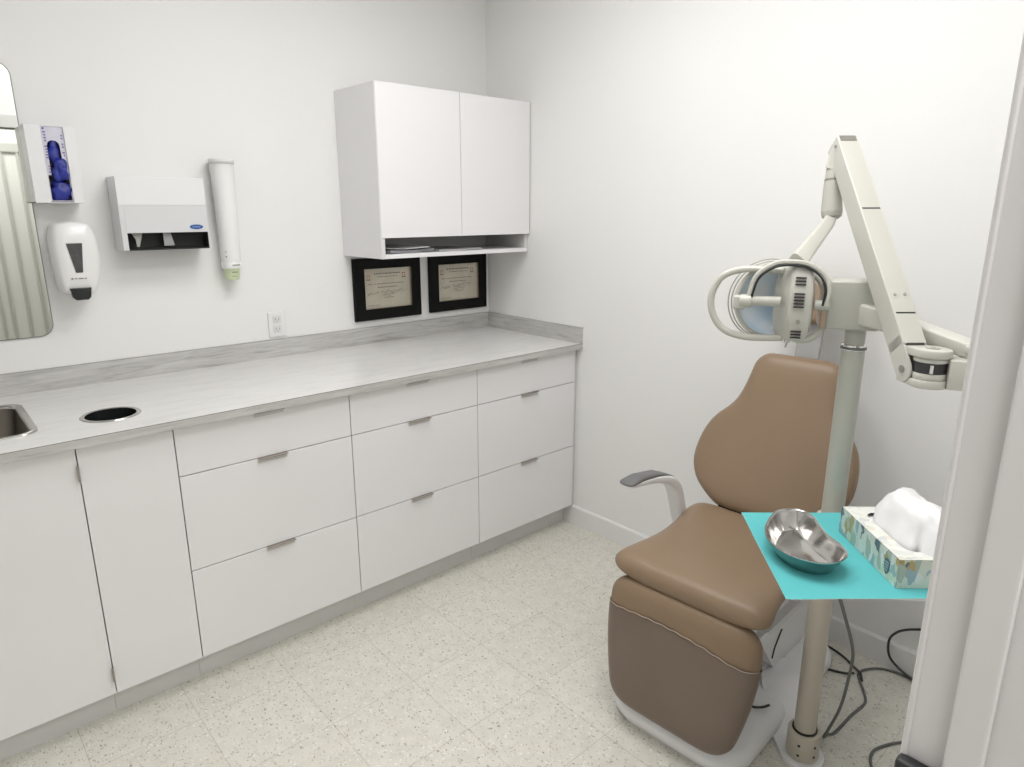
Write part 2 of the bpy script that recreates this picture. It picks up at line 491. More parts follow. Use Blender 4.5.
# strike plate block on the jamb
t = thing('door_strike', 'black door strike block fixed to the white door jamb', 'door strike', (xj, -2.70, .94))
obj('body', box(xj-.020, xj, -2.745, -2.688, .890, .967, .006, 3), BLACKR, t, smooth=True)
bm = bmesh.new(); add_box(bm, xj-.0215, xj-.0195, -2.728, -2.706, .905, .94, .001, 2)
obj('latch_slot', bm, plain('strike_slot', (.05, .05, .05), .3, metal=.6), t)

# ceiling lights (outside the frame)
for i, (x, y) in enumerate(((-1.25, -1.25), (-1.25, -2.15))):
    t = thing('ceiling_light', ['recessed ceiling light panel nearer the counter wall', 'recessed ceiling light panel nearer the doorway'][i], 'ceiling light', (x, y, H), group='ceiling light panels')
    bm = bmesh.new()
    for a in ((-.6, .6, -.3, -.28), (-.6, .6, .28, .3), (-.6, -.58, -.28, .28), (.58, .6, -.28, .28)):
        add_box(bm, x+a[0], x+a[1], y+a[2], y+a[3], H-.02, H)
    obj('frame', bm, WHEN, t)
    obj('diffuser', box(x-.58, x+.58, y-.28, y+.28, H-.012, H-.004), mat_emit('light_diffuser', (1, .995, .97), 1.6), t)

# ------------------------------------------------------------------ base cabinets
ZT = .933; D = .712; DF = .684; KH = .1056; KY = .622; CH = .96
xr, s1, s2, s3, s4 = -.0209, -.6393, -1.2492, -1.8588, -2.1206
Z1, Z2 = .766, .4326
g = .0016
def cabinet(x0, x1, kind, label, kick=True):
    t = thing('base_cabinet', label, 'cabinet', ((x0+x1)/2, -DF/2, 0), group='white base cabinets under the counter')
    bm = bmesh.new(); yb = -DF+.02
    add_box(bm, x0+.0005, x0+.018, yb, -.001, KH, ZT-.001); add_box(bm, x1-.018, x1-.0005, yb, -.001, KH, ZT-.001)
    add_box(bm, x0+.018, x1-.018, yb, -.001, KH, KH+.018); add_box(bm, x0+.018, x1-.018, -.02, -.001, KH+.018, ZT-.001)
    if kind == 'drawer': add_box(bm, x0+.018, x1-.018, yb, yb+.06, ZT-.019, ZT-.001)
    else: add_box(bm, x0+.018, x1-.018, yb, yb+.06, ZT-.019, ZT-.001)
    obj('carcass', bm, CARC, t)
    obj('toe_kick', box(x0+.0004, x1-.0004, -KY, -KY+.016, 0, KH), KICK, t)
    def front(name, a, b, z0, z1):
        return obj(name, box(a+g, b-g, -DF, yb-.001, z0+g, z1-g, .0008, 1), CAB, t)
    def pull(par, xm, z):
        w = .052; bm = bmesh.new()
        add_box(bm, xm-w, xm+w, -DF-.014, -DF+.016, z-g+.0002, z-g+.0018, .0004, 1)
        add_box(bm, xm-w, xm+w, -DF-.0142, -DF-.0130, z-g-.0012, z-g+.0016, .0003, 1)
        add_box(bm, xm-w, xm+w, -DF-.0010, -DF-.0001, z-g-.016, z-g+.0001, mi=1)
        obj('pull', bm, [STEELB, PULLP], par)
    xm = (x0+x1)/2
    if kind == 'drawer':
        for z0, z1 in ((Z1, ZT-.004), (Z2, Z1), (KH, Z2)):
            d = front('drawer', x0, x1, z0, z1); pull(d, xm, z1)
    elif kind == 'door':
        front('door', x0, x1, KH, ZT-.004)
    elif kind == 'door_tabs':
        d = front('door', x0, x1, KH, ZT-.004)
        for z in (.853, .181):
            bm = bmesh.new(); add_box(bm, x1-g+.0002, x1-g+.0016, -DF-.012, -DF+.012, z-.025, z+.025)
            add_box(bm, x1-g-.004, x1-g+.0016, -DF-.0125, -DF-.0112, z-.025, z+.025)
            obj('hinge_tab', bm, STEELB, d)
    return t
cabinet(s1, xr, 'drawer', 'white three-drawer base cabinet in the corner, against the right wall')
cabinet(s2, s1, 'drawer', 'white three-drawer base cabinet in the middle of the drawer units')
cabinet(s3, s2, 'drawer', 'white three-drawer base cabinet beside the narrow door cabinet')
cabinet(s4, s3, 'door', 'narrow white door cabinet below the round waste opening')
cabinet(RX0+.002, s4, 'door_tabs', 'white sink cabinet door at the left edge, below the steel sink')
# filler strip to the wall
bm = box(xr+.0005, -.0005, -DF+.012, -DF+.03, KH, ZT-.001); add_box(bm, xr+.0005, -.0125, -KY, -KY+.016, 0, KH)
tag(obj('filler_strip', bm, CARC), 'narrow white filler strip between corner cabinet and right wall', 'filler')

# ------------------------------------------------------------------ countertop with cut-outs
HC = V((-1.987, -.505)); HR = .076          # waste opening
SX0, SX1, SY0, SY1 = -2.66, -2.188, -.570, -.160
def poly_holes(outer, holes, z0, z1):
    bm = bmesh.new()
    for z, flip in ((z1, False), (z0, True)):
        es = []; allv = []
        for loop in [outer]+holes:
            vs = [bm.verts.new((x, y, z)) for x, y in loop]; allv.append(vs)
            for i in range(len(vs)): es.append(bm.edges.new((vs[i], vs[(i+1) % len(vs)])))
        bmesh.ops.triangle_fill(bm, use_beauty=True, use_dissolve=False, edges=es)
        if z == z1: top = allv
        else: bot = allv
    for a, b in zip(top, bot):
        n = len(a)
        for i in range(n): bm.faces.new((a[i], a[(i+1) % n], b[(i+1) % n], b[i]))
    return bm
hole1 = [(HC.x+HR*math.cos(2*PI*i/40), HC.y+HR*math.sin(2*PI*i/40)) for i in range(40)]
hole2 = [((SX0+SX1)/2+a, (SY0+SY1)/2+b) for a, b in rrect(SX1-SX0-.016, SY1-SY0-.016, .05, 6)]
t = thing('countertop', 'long grey wood-grain laminate countertop with backsplash above the white cabinets', 'countertop', (-1.4, -.35, CH))
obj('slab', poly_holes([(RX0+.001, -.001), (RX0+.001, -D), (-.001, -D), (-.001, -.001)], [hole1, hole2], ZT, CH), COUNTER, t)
ST = 1.0397
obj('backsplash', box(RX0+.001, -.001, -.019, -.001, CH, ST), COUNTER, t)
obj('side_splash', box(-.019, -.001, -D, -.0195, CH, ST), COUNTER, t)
bm = bmesh.new()
add_box(bm, RX0+.001, -.019, -.0195, -.0188, ST-.0016, ST+.0003); add_box(bm, -.0195, -.0188, -D, -.019, ST-.0016, ST+.0003)
add_box(bm, RX0+.001, -.001, -D-.0004, -D+.0008, CH-.0016, CH+.0003)
obj('edge_line', bm, plain('laminate_edge', (.24, .24, .23), .6), t)

# waste opening
t = thing('waste_chute', 'round black waste opening with steel ring set in the countertop', 'waste opening', (HC.x, HC.y, CH))
M = Matrix.Translation((HC.x, HC.y, CH))
obj('ring', add_lathe(bmesh.new(), [(.072, -.02), (.072, .002), (.075, .0035), (.083, .003), (.0855, .0005), (.0855, 0), (.0765, .0), (.0745, -.002), (.0745, -.02)], M, closed=True), STEEL, t, smooth=True)
obj('liner', add_lathe(bmesh.new(), [(.0715, .0), (.0705, -.12), (.066, -.19), (0, -.19), (0, -.192), (.068, -.192), (.0725, -.12), (.0715, 0)], M), BLACKG, t, smooth=True)

# sink
t = thing('sink', 'small stainless steel drop-in sink at the left end of the countertop', 'sink', ((SX0+SX1)/2, (SY0+SY1)/2, CH))
cx, cy = (SX0+SX1)/2, (SY0+SY1)/2
def rr(w, h, r, z): return [V((cx+a, cy+b, z)) for a, b in rrect(w, h, r, 8)]
W, Hh = SX1-SX0, SY1-SY0
obj('rim', loft(bmesh.new(), [rr(W+.012, Hh+.012, .055, CH+.0003), rr(W+.010, Hh+.010, .055, CH+.004), rr(W-.004, Hh-.004, .05, CH+.0055), rr(W-.014, Hh-.014, .045, CH+.004),
          rr(W-.024, Hh-.024, .045, CH+.0035), rr(W-.032, Hh-.032, .045, CH-.004)], cap=False), STEEL, t, smooth='raw', angle=60)
bm = loft(bmesh.new(), [rr(W-.032, Hh-.032, .045, CH-.004), rr(W-.06, Hh-.06, .05, CH-.12), rr(W-.09, Hh-.09, .06, CH-.145), rr(W-.15, Hh-.15, .06, CH-.15)], cap=False)
bm.faces.new([v for v in bm.verts[-36:]])
obj('basin', bm, BOWL, t, smooth='raw', angle=60)
obj('drain', cyl((cx, cy, CH-.1495), (cx, cy, CH-.146), .035, bev=.0015), CHROME, t, smooth=True)

# ------------------------------------------------------------------ wall cabinet
UL, UM, DU, U0, U1, UD = -.868, -.4354, .334, 1.384, 2.0924, 1.4717
t = thing('wall_cabinet', 'white two-door wall cabinet with an open shelf slot at its base', 'cabinet', (-.434, -.15, U0))
bm = bmesh.new(); yf = -DU+.019
add_box(bm, UL, UL+.018, -DU, -.001, U0, U1, .0006, 1)
add_box(bm, -.0195, -.0015, yf, -.001, U0, U1)
add_box(bm, UL+.018, -.0195, yf, -.001, U1-.018, U1)
add_box(bm, UL+.018, -.0195, yf, -.001, UD-.001, UD+.016)
add_box(bm, UL+.018, -.0195, -.012, -.001, U0, U1)
obj('carcass', bm, CARC, t)
obj('bottom_shelf', box(UL+.018, -.0195, -DU+.001, -.012, U0, U0+.018, .0006, 1), CAB, t)
obj('end_panel', box(UL-.0015, UL, -DU, -.001, U0, U1, .0005, 1), CAB, t)
for a, b in ((UL+.002, UM), (UM, -.004)):
    obj('door', box(a+.0015, b-.0015, -DU-.001, yf-.001, UD, U1, .0008, 1), CAB, t)
# things lying in the slot
def sheet(cx, cy, z, w, h, th, rot, mat, name, label, wav=.004):
    bm = bmesh.new(); M = Matrix.Translation((cx, cy, z)) @ Matrix.Rotation(rot, 4, 'Z')
    n = 8; T = []; Bo = []
    for i in range(n+1):
        r1 = []; r2 = []
        for j in range(n+1):
            x = (i/n-.5)*w; y = (j/n-.5)*h; zz = wav*(1+math.sin(x*22+y*9))*.5
            r1.append(bm.verts.new(M @ V((x, y, zz+th)))); r2.append(bm.verts.new(M @ V((x, y, zz))))
        T.append(r1); Bo.append(r2)
    for i in range(n):
        for j in range(n):
            bm.faces.new((T[i][j], T[i+1][j], T[i+1][j+1], T[i][j+1])); bm.faces.new((Bo[i][j], Bo[i][j+1], Bo[i+1][j+1], Bo[i+1][j]))
    for i in range(n):
        bm.faces.new((T[i][0], Bo[i][0], Bo[i+1][0], T[i+1][0])); bm.faces.new((T[i][n], T[i+1][n], Bo[i+1][n], Bo[i][n]))
        bm.faces.new((T[0][i], T[0][i+1], Bo[0][i+1], Bo[0][i])); bm.faces.new((T[n][i], Bo[n][i], Bo[n][i+1], T[n][i+1]))
    return tag(obj(name, bm, mat, smooth=True), label, 'papers', 'papers lying in the wall cabinet slot')
sheet(-.70, -.17, U0+.0185, .25, .26, .012, .1, PAPERG, 'booklet', 'dark grey booklet at the left of the cabinet slot, under papers')
sheet(-.69, -.175, U0+.036, .21, .25, .002, -.15, PAPER, 'paper', 'loose white sheet on top of the dark booklet in the slot', .006)
sheet(-.42, -.16, U0+.0185, .26, .27, .006, .05, plain('grey_sheet', (.45, .45, .45), .6), 'booklet', 'light grey thin booklet in the middle of the cabinet slot', .003)

# ------------------------------------------------------------------ framed certificates
def text_row(bm, x0, x1, z, h, y, mi, rnd):
    x = x0
    while x < x1:
        w = rnd.uniform(.005, .018); w = min(w, x1-x)
        add_box(bm, x, x+w, y, y+.0004, z-h/2, z+h/2, mi=mi); x += w+rnd.uniform(.0025, .005)
def certificate(x0, x1, z0, z1, label, seed):
    rnd = random.Random(seed)
    t = thing('picture_frame', label, 'framed certificate', ((x0+x1)/2, -.01, z0), group='framed certificates below the wall cabinet')
    b = .046; bm = bmesh.new()
    o = [(x0, z0), (x1, z0), (x1, z1), (x0, z1)]; i_ = [(x0+b, z0+b*.95), (x1-b, z0+b*.95), (x1-b, z1-b*.85), (x0+b, z1-b*.85)]
    def ring(pts, y): return [bm.verts.new((x, y, z)) for x, z in pts]
    def sh(pts, s):
        cx = sum(p[0] for p in pts)/4; cz = sum(p[1] for p in pts)/4
        return [(p[0]+math.copysign(s, cx-p[0]), p[1]+math.copysign(s, cz-p[1])) for p in pts]
    R = [ring(o, -.002), ring(o, -.018), ring(sh(o, .004), -.022), ring(sh(i_, -.010), -.020), ring(sh(i_, -.004), -.014), ring(i_, -.013), ring(i_, -.004)]
    for a, c in zip(R, R[1:]):
        for k in range(4): bm.faces.new((a[k], a[(k+1) % 4], c[(k+1) % 4], c[k]))
    obj('frame', bm, BLACKF, t)
    X0, X1, Z0, Z1_ = i_[0][0], i_[1][0], i_[0][1], i_[2][1]
    bm = bmesh.new()
    add_box(bm, X0, X1, -.007, -.004, Z0, Z1_, mi=1)
    add_box(bm, X0+.010, X1-.010, -.0078, -.0069, Z0+.010, Z1_-.012, mi=0)
    w = X1-X0; h = Z1_-Z0; y = -.0083; f = lambda u: X0+w*u
    fz = lambda v: Z0+h*v
    for u, v in ((.13, .75), (.83, .77)):   # seals
        add_box(bm, f(u)-.009, f(u)+.009, y, y+.0004, fz(v)-.005, fz(v)+.012, mi=3)
        add_box(bm, f(u)-.006, f(u)+.006, y-.0004, y, fz(v)-.004, fz(v)+.009, mi=0)
        add_box(bm, f(u)-.011, f(u)+.011, y-.0004, y, fz(v)-.012, fz(v)-.008, mi=4)
    for u0, u1, v, hh, mi in ((.24, .76, .83, .006, 2), (.30, .72, .76, .003, 2), (.24, .82, .60, .0035, 2), (.30, .70, .52, .004, 2),
                              (.42, .62, .28, .003, 2), (.10, .34, .12, .0025, 2), (.12, .2, .60, .003, 4)):
        text_row(bm, f(u0), f(u1), fz(v), hh, y, mi, rnd)
    obj('certificate', bm, [PARCH, PARCHB, INKG, REDINK, plain('seal_brown', (.2, .08, .05), .6)], t)
    bm = bmesh.new()   # handwriting
    for u0, u1, v in ((.10, .32, .36), (.36, .80, .40), (.40, .66, .33)):
        P = []
        for k in range(14):
            q = k/13; P.append(V((f(u0+(u1-u0)*q), y-.0002, fz(v)+rnd.uniform(-.007, .009)+q*.006)))
        add_sweep(bm, smooth_path(P, 3), circ(.0007, 5))
    obj('signature', bm, INK, t)
certificate(-.835, -.460, 1.071, 1.366, 'black framed certificate under the wall cabinet, the one farther from the corner', 3)
certificate(-.404, -.028, 1.072, 1.364, 'black framed certificate under the wall cabinet, the one next to the corner', 5)

# ------------------------------------------------------------------ outlet
t = thing('wall_outlet', 'white double power outlet on the wall above the backsplash', 'outlet', (-1.216, 0, 1.05))
obj('plate', box(-1.254, -1.178, -.007, -.001, 1.048, 1.158, .003, 3), WHPL, t, smooth=True)
for z in (1.082, 1.124):
    r = obj('receptacle', box(-1.234, -1.198, -.0098, -.0068, z-.016, z+.016, .002, 2), plain('receptacle', (.70, .70, .69), .4), t)
    bm = bmesh.new(); add_box(bm, -1.224, -1.2225, -.0102, -.0095, z-.003, z+.006); add_box(bm, -1.2095, -1.208, -.0102, -.0095, z-.002, z+.005)
    add_cyl(bm, (-1.216, -.0102, z-.008), (-1.216, -.0095, z-.008), .002, n=10)
    obj('socket_slots', bm, SLOT, r)

# ------------------------------------------------------------------ mirror
t = thing('wall_mirror', 'tall frameless mirror with rounded corners at the left edge of the wall', 'mirror', (-2.30, 0, 1.15))
mx0, mx1, mz0, mz1 = -2.56, -2.032, 1.153, 2.058
poly = [((mx0+mx1)/2+a, (mz0+mz1)/2+b) for a, b in rrect(mx1-mx0, mz1-mz0, .045, 10)]
M = Matrix(((1, 0, 0, 0), (0, 0, -1, -.001), (0, 1, 0, 0), (0, 0, 0, 1)))
obj('backing', extrude_poly(bmesh.new(), poly, M, .004), plain('mirror_edge', (.22, .24, .22), .4), t)
poly2 = [((mx0+mx1)/2+a, (mz0+mz1)/2+b) for a, b in rrect(mx1-mx0-.006, mz1-mz0-.006, .042, 10)]
M2 = Matrix(((1, 0, 0, 0), (0, 0, -1, -.0052), (0, 1, 0, 0), (0, 0, 0, 1)))
obj('mirror_glass', extrude_poly(bmesh.new(), poly2, M2, .0015), MIRROR, t)

# ------------------------------------------------------------------ glove box holder
gx0, gx1, gz0, gz1, gy = -2.035, -1.893, 1.612, 1.860, -.10
gt = thing('glove_box_holder', 'white wall-mounted glove box holder beside the mirror', 'glove holder', ((gx0+gx1)/2, 0, gz0))
bm = bmesh.new()
add_box(bm, gx0, gx1, -.004, -.001, gz0, gz1)
add_box(bm, gx0, gx0+.0025, gy, -.004, gz0, gz1); add_box(bm, gx1-.0025, gx1, gy, -.004, gz0, gz1)
add_box(bm, gx0, gx1, gy, -.004, gz0, gz0+.0025)
add_box(bm, gx0, gx0+.045, gy-.0025, gy, gz0, gz1, .0008, 1); add_box(bm, gx1-.033, gx1, gy-.0025, gy, gz0, gz1, .0008, 1)
obj('holder_body', bm, WHEN, gt)
t = thing('glove_box', 'white and violet carton of gloves standing in the wall holder', 'glove box', ((gx0+gx1)/2, -.05, gz0+.003))
bx0, bx1, bz0, bz1, by = gx0+.004, gx1-.004, gz0+.004, gz1-.004, gy+.003
cxm = (gx0+.045+gx1-.033)/2
outer = [(bx0, bz0), (bx1, bz0), (bx1, bz1), (bx0, bz1)]
slot = []
for i in range(13):
    a = i*PI/12; slot.append((cxm-.002+.018*math.cos(a), 1.795+.018*math.sin(a)))
slot += [(cxm-.020, 1.703), (cxm-.029, 1.700), (cxm-.029, 1.620), (cxm+.029, 1.620), (cxm+.029, 1.69), (cxm+.018, 1.735)]
bm = poly_holes(outer, [slot], 0, .001)
bmesh.ops.transform(bm, matrix=Matrix(((1, 0, 0, 0), (0, 0, 1, by), (0, 1, 0, 0), (0, 0, 0, 1))), verts=bm.verts[:])
add_box(bm, bx0, bx0+.001, by, -.006, bz0, bz1); add_box(bm, bx1-.001, bx1, by, -.006, bz0, bz1)
add_box(bm, bx0, bx1, by, -.006, bz1-.001, bz1); add_box(bm, bx0, bx1, by, -.006, bz0, bz0+.001); add_box(bm, bx0, bx1, -.007, -.006, bz0, bz1)
obj('carton', bm, BOXV, t)
bm = bmesh.new(); rnd = random.Random(2)
for k in range(16):
    z = 1.845-k*.009
    for (a, b) in ((gx0+.050, gx0+.058), (gx1-.044, gx1-.0375)):
        if rnd.random() < .75: add_box(bm, a+rnd.uniform(0, .003), b, by-.0008, by-.0001, z, z+.004)
add_box(bm, gx0+.050, gx0+.056, by-.0008, by-.0001, 1.846, 1.852)
obj('printing', bm, VIOLET, t)
# gloves bulging out of the slot
def blob(c, rx, ry, rz, seed, amp=.25, n=28, fr=40):
    bm = bmesh.new(); bmesh.ops.create_icosphere(bm, subdivisions=4, radius=1)
    for v in bm.verts:
        p = v.co.copy(); q = V((p.x*rx, p.y*ry, p.z*rz))
        d = noise.noise(q*fr+V((seed, 0, 0)))*amp+noise.noise(q*fr*2.3+V((seed, 3, 0)))*amp*.5
        d += .18*amp*math.sin(q.x*fr*4+q.z*fr*2+noise.noise(q*fr)*5)
        v.co = V(c)+q*(1+d)
    return bm
def glove(c, rx, ry, rz, seed, amp, label):
    tag(obj('glove', blob(c, rx, ry, rz, seed, amp, fr=32), BLUEG, smooth=True, angle=180), label, 'glove', 'blue gloves in the wall holder')
glove((cxm-.001, by+.016, 1.775), .0185, .024, .040, 1, .30, 'crumpled blue glove filling the rounded top of the carton slot')
glove((cxm+.007, by+.006, 1.716), .0235, .030, .034, 5, .45, 'blue glove bulging out in the middle of the carton slot')
glove((cxm+.001, by+.014, 1.650), .031, .022, .036, 9, .25, 'blue glove packed at the bottom of the carton slot')

# ------------------------------------------------------------------ soap dispenser
t = thing('soap_dispenser', 'white wall soap dispenser with grey window below the glove holder', 'soap dispenser', (-1.965, 0, 1.30))
def soap_ring(y, k, zk=0):
    # outline in (x,z) at depth y, k = inset
    pts = [(-1.905+zk, 1.300), (-1.885, 1.330), (-1.868, 1.40), (-1.868, 1.48), (-1.880, 1.53), (-1.90, 1.547), (-1.95, 1.552), (-1.992, 1.543), (-2.006, 1.525),
           (-2.014, 1.48), (-2.012, 1.40), (-2.006, 1.33), (-1.995, 1.306), (-1.95, 1.298)]
    sp = smooth_path([V((x, 0, z)) for x, z in pts]+[V((pts[0][0], 0, pts[0][1]))], 4)[:-1]
    c = V((-1.942, 0, 1.425))
    return [V((c.x+(p.x-c.x)*k, y, c.z+(p.z-c.z)*(k*.25+.75 if k > .6 else k))) for p in sp]
bm = loft(bmesh.new(), [soap_ring(-.001, .94), soap_ring(-.03, 1), soap_ring(-.075, .98), soap_ring(-.098, .90), soap_ring(-.108, .74), soap_ring(-.111, .5)])
obj('cover', bm, WHPL, t, smooth=True, angle=60)
M = Matrix(((1, 0, 0, 0), (0, 0, -1, -.1095), (0, 1, 0, 0), (0, 0, 0, 1)))
obj('level_window', extrude_poly(bmesh.new(), [(-1.972, 1.478), (-1.924, 1.478), (-1.934, 1.378), (-1.955, 1.378)], M, .004, .001), plain('smoked_window', (.075, .075, .075), .25, var=.3, vscale=60), t)
M = Matrix(((1, 0, 0, 0), (0, 0, -1, -.092), (0, 1, 0, 0), (0, 0, 0, 1)))
obj('push_bar', extrude_poly(bmesh.new(), [(-1.982, 1.325), (-1.916, 1.325), (-1.921, 1.292), (-1.930, 1.283), (-1.966, 1.283), (-1.975, 1.292)], M, .024, .004), BLACKG, t, smooth=True)
bm = bmesh.new(); add_cyl(bm, (-1.969, -.1135, 1.358), (-1.969, -.110, 1.358), .003, n=12)
text_row(bm, -1.962, -1.926, 1.358, .0035, -.1133, 0, random.Random(1))
obj('logo', bm, INKG, t)

# ------------------------------------------------------------------ paper towel dispenser
t = thing('paper_towel_dispenser', 'white metal paper towel dispenser with open black slot on the wall', 'towel dispenser', (-1.66, 0, 1.447))
px0, px1, pz0, pz1, py = -1.799, -1.500, 1.447, 1.704, -.12
bm = bmesh.new()
# body: closed shell with opening low on the front
zo0, zo1 = pz0+.006, 1.508
xi0, xi1 = px0+.018, px1-.002
add_box(bm, px1-.003, px1, py, -.001, pz0, pz1)
add_box(bm, px0+.018, px1-.003, -.004, -.001, pz0, pz1-.003)
add_box(bm, px0+.018, px1-.003, py+.003, -.001, pz1-.003, pz1)
add_box(bm, px0, px0+.018, py, -.001, pz0, pz1, .0012, 2)
add_box(bm, px0+.018, px1-.003, py, py+.003, zo1, 1.608)
obj('cabinet', bm, GREYEN, t)
bm = bmesh.new(); add_box(bm, px0+.001, px1-.0005, py-.0012, py+.002, 1.606, pz1-.0005, .001, 2)
obj('front_cover', bm, WHEN, t)
bm = bmesh.new(); add_box(bm, px0+.018, px1-.003, py, -.004, pz0-.001, pz0+.004); add_box(bm, xi0, xi1, -.06, -.056, pz0+.004, zo1+.01)
add_box(bm, xi0, xi0+.002, py+.003, -.056, pz0+.004, zo1); add_box(bm, xi1-.002, xi1, py+.001, -.056, pz0+.004, zo1)
obj('slot_lining', bm, BLACKR, t)
# oval badge with a squiggle of white lettering
bm = add_cyl(bmesh.new(), (0, 0, 0), (0, -.0018, 0), 1, n=32)
bmesh.ops.transform(bm, matrix=Matrix.Translation((-1.543, py-.0002, 1.527)) @ Matrix.Diagonal((.024, 1, .0085, 1)), verts=bm.verts[:])
lg = obj('badge', bm, BLUEL, t, smooth=True)
P = [V((-1.558+.03*k/10, py-.0025, 1.527+.003*math.sin(k*2.1))) for k in range(11)]
obj('badge_lettering', add_sweep(bmesh.new(), smooth_path(P, 3), circ(.0006, 6)), plain('badge_white', (.5, .6, .75), .5), lg)
# paper ends showing in the slot
M = Matrix(((1, 0, 0, 0), (0, 0, -1, -.098), (0, 1, 0, 0), (0, 0, 0, 1)))
o = obj('paper_towel', extrude_poly(bmesh.new(), [(-1.764, 1.507), (-1.728, 1.507), (-1.732, 1.490), (-1.742, 1.458), (-1.750, 1.458), (-1.752, 1.485)], M, .002), plain('towel_grey', (.42, .42, .40), .9))
tag(o, 'torn pointed paper towel end at the left of the dispenser slot', 'paper towel')
M = Matrix(((1, 0, 0, 0), (0, 0, -1, -.100), (0, 1, 0, 0), (0, 0, 0, 1)))
o = obj('paper_towel', extrude_poly(bmesh.new(), [(-1.658, 1.507), (-1.632, 1.507), (-1.622, 1.460), (-1.658, 1.460)], M, .002), plain('towel_grey2', (.36, .36, .36), .9))
tag(o, 'short grey paper towel strip in the middle of the dispenser slot', 'paper towel')

# ------------------------------------------------------------------ cup dispenser
t = thing('cup_dispenser', 'tall white tubular paper cup dispenser on the wall right of the towel dispenser', 'cup dispenser', (-1.405, -.05, 1.31))
def tubeprof(x, prof, n=40): return add_lathe(bmesh.new(), prof, Matrix.Translation((x, -.052, 0)), n=n)
obj('tube', tubeprof(-1.402, [(.034, 1.372), (.036, 1.372), (.038, 1.42), (.043, 1.70), (.045, 1.772), (.0475, 1.776), (.0475, 1.781), (.043, 1.781), (.041, 1.70), (.036, 1.42), (.034, 1.372)]), TRANSL, t, smooth=True)
obj('rim', tubeprof(-1.402, [(.0465, 1.763), (.0485, 1.765), (.0485, 1.768), (.0465, 1.770)]), plain('rim_grey', (.55, .55, .54), .4), t, smooth=True)
obj('collar', tubeprof(-1.402, [(.030, 1.36), (.0372, 1.36), (.0378, 1.366), (.0378, 1.382), (.036, 1.385)]), WHPL, t, smooth=True)
obj('cup_stack', tubeprof(-1.402, [(0, 1.37), (.030, 1.37), (.039, 1.74), (.037, 1.742), (0, 1.735)]), CUPM, t, smooth=True)
obj('wall_bracket', box(-1.418, -1.386, -.03, -.001, 1.39, 1.72, .003, 2), WHPL, t)
o = obj('cup_holder_end', tubeprof(-1.402, [(.0, 1.318), (.018, 1.316), (.024, 1.314), (.026, 1.318), (.031, 1.361), (0, 1.361)]), GREENL, t, smooth=True)
bm = bmesh.new(); cxx = -1.402
def arc_mark(bm, a0, a1, z, h, r):
    k = 6
    for i in range(k):
        a = a0+(a1-a0)*i/k; b = a0+(a1-a0)*(i+.8)/k
        A = [(r*math.sin(q), -r*math.cos(q)) for q in (a, b)]
        vs = [bm.verts.new((cxx+A[0][0], -.052+A[0][1], z)), bm.verts.new((cxx+A[1][0], -.052+A[1][1], z)), bm.verts.new((cxx+A[1][0], -.052+A[1][1], z+h)), bm.verts.new((cxx+A[0][0], -.052+A[0][1], z+h))]
        bm.faces.new(vs)
arc_mark(bm, -.25, .65, 1.371, .005, .0382)
arc_mark(bm, -.85, -.70, 1.425, .004, .0392); arc_mark(bm, -.85, -.70, 1.405, .006, .0390)
arc_mark(bm, -.35, .5, 1.343, .004, .0300); arc_mark(bm, -.45, .4, 1.328, .002, .0285)
obj('printed_marks', bm, INKG, t, smooth='raw')

# ------------------------------------------------------------------ dental chair (local frame: forward = -x)
ch = thing('dental_chair', 'tan vinyl dental chair with white base facing the cabinets', 'dental chair', (-.60, -1.895, 0), rotz=.055, local=True)
def loc(x, z): return V((x+.60, 0, z))
# backrest: spine from lumbar to neck, front normal
A0, A1 = loc(-.398, .572), loc(-.190, 1.112)
dv = (A1-A0); nb = V((-dv.z, 0, dv.x)).normalized()
bw = [(0, .165), (.06, .195), (.13, .240), (.20, .266), (.28, .279), (.40, .276), (.50, .260), (.57, .236), (.625, .206), (.68, .184), (.76, .168), (.90, .154), (1, .148)]
def spine_b(v):
    s = -.010*math.sin(v*PI)     # slight hollow
    return A0+dv*v-nb*.045-nb*s*-1, nb
def back_pad():
    bm = pad(lambda v: cinterp(bw, v), spine_b, .095, corner=.055, e=7, nu=44, nv=60)
    for v in bm.verts:          # side wings come a little forward
        k = max(0, (abs(v.co.y)-.17)/.12)
        v.co += nb*(.008*k*k); kk = max(0, min(1, (1.1-v.co.z)/.5)); v.co.y += .012+.022*kk
    return bm
obj('backrest', back_pad(), TAN, ch, smooth=True, angle=180)
bm = pad(lambda v: cinterp(bw, v)*.84, lambda v: (spine_b(v)[0]-nb*.058+V((0, .02, 0)), nb), .03, corner=.05, nu=20, nv=30)
obj('backrest_shell', bm, CHW, ch, smooth=True, angle=180)
# seat
ss = [(0, (-.360, .536)), (.12, (-.42, .533)), (.3, (-.52, .527)), (.5, (-.64, .520)), (.7, (-.76, .518)), (.85, (-.825, .514)), (1, (-.885, .502))]
def spine_s(v):
    x = cinterp([(a, b[0]) for a, b in ss], v); z = cinterp([(a, b[1]) for a, b in ss], v)
    x2 = cinterp([(a, b[0]) for a, b in ss], min(1, v+.01)); z2 = cinterp([(a, b[1]) for a, b in ss], min(1, v+.01))
    x1 = cinterp([(a, b[0]) for a, b in ss], max(0, v-.01)); z1 = cinterp([(a, b[1]) for a, b in ss], max(0, v-.01))
    t_ = V((x2-x1, 0, z2-z1)).normalized(); n_ = V((t_.z, 0, -t_.x)) if t_.x > 0 else V((-t_.z*-1, 0, -t_.x))
    n_ = V((t_.z, 0, -t_.x)).normalized()
    if n_.z < 0: n_ = -n_
    return loc(x, z), n_
sw = [(0, .235), (.15, .248), (.35, .232), (.55, .228), (.75, .242), (.9, .254), (1, .252)]
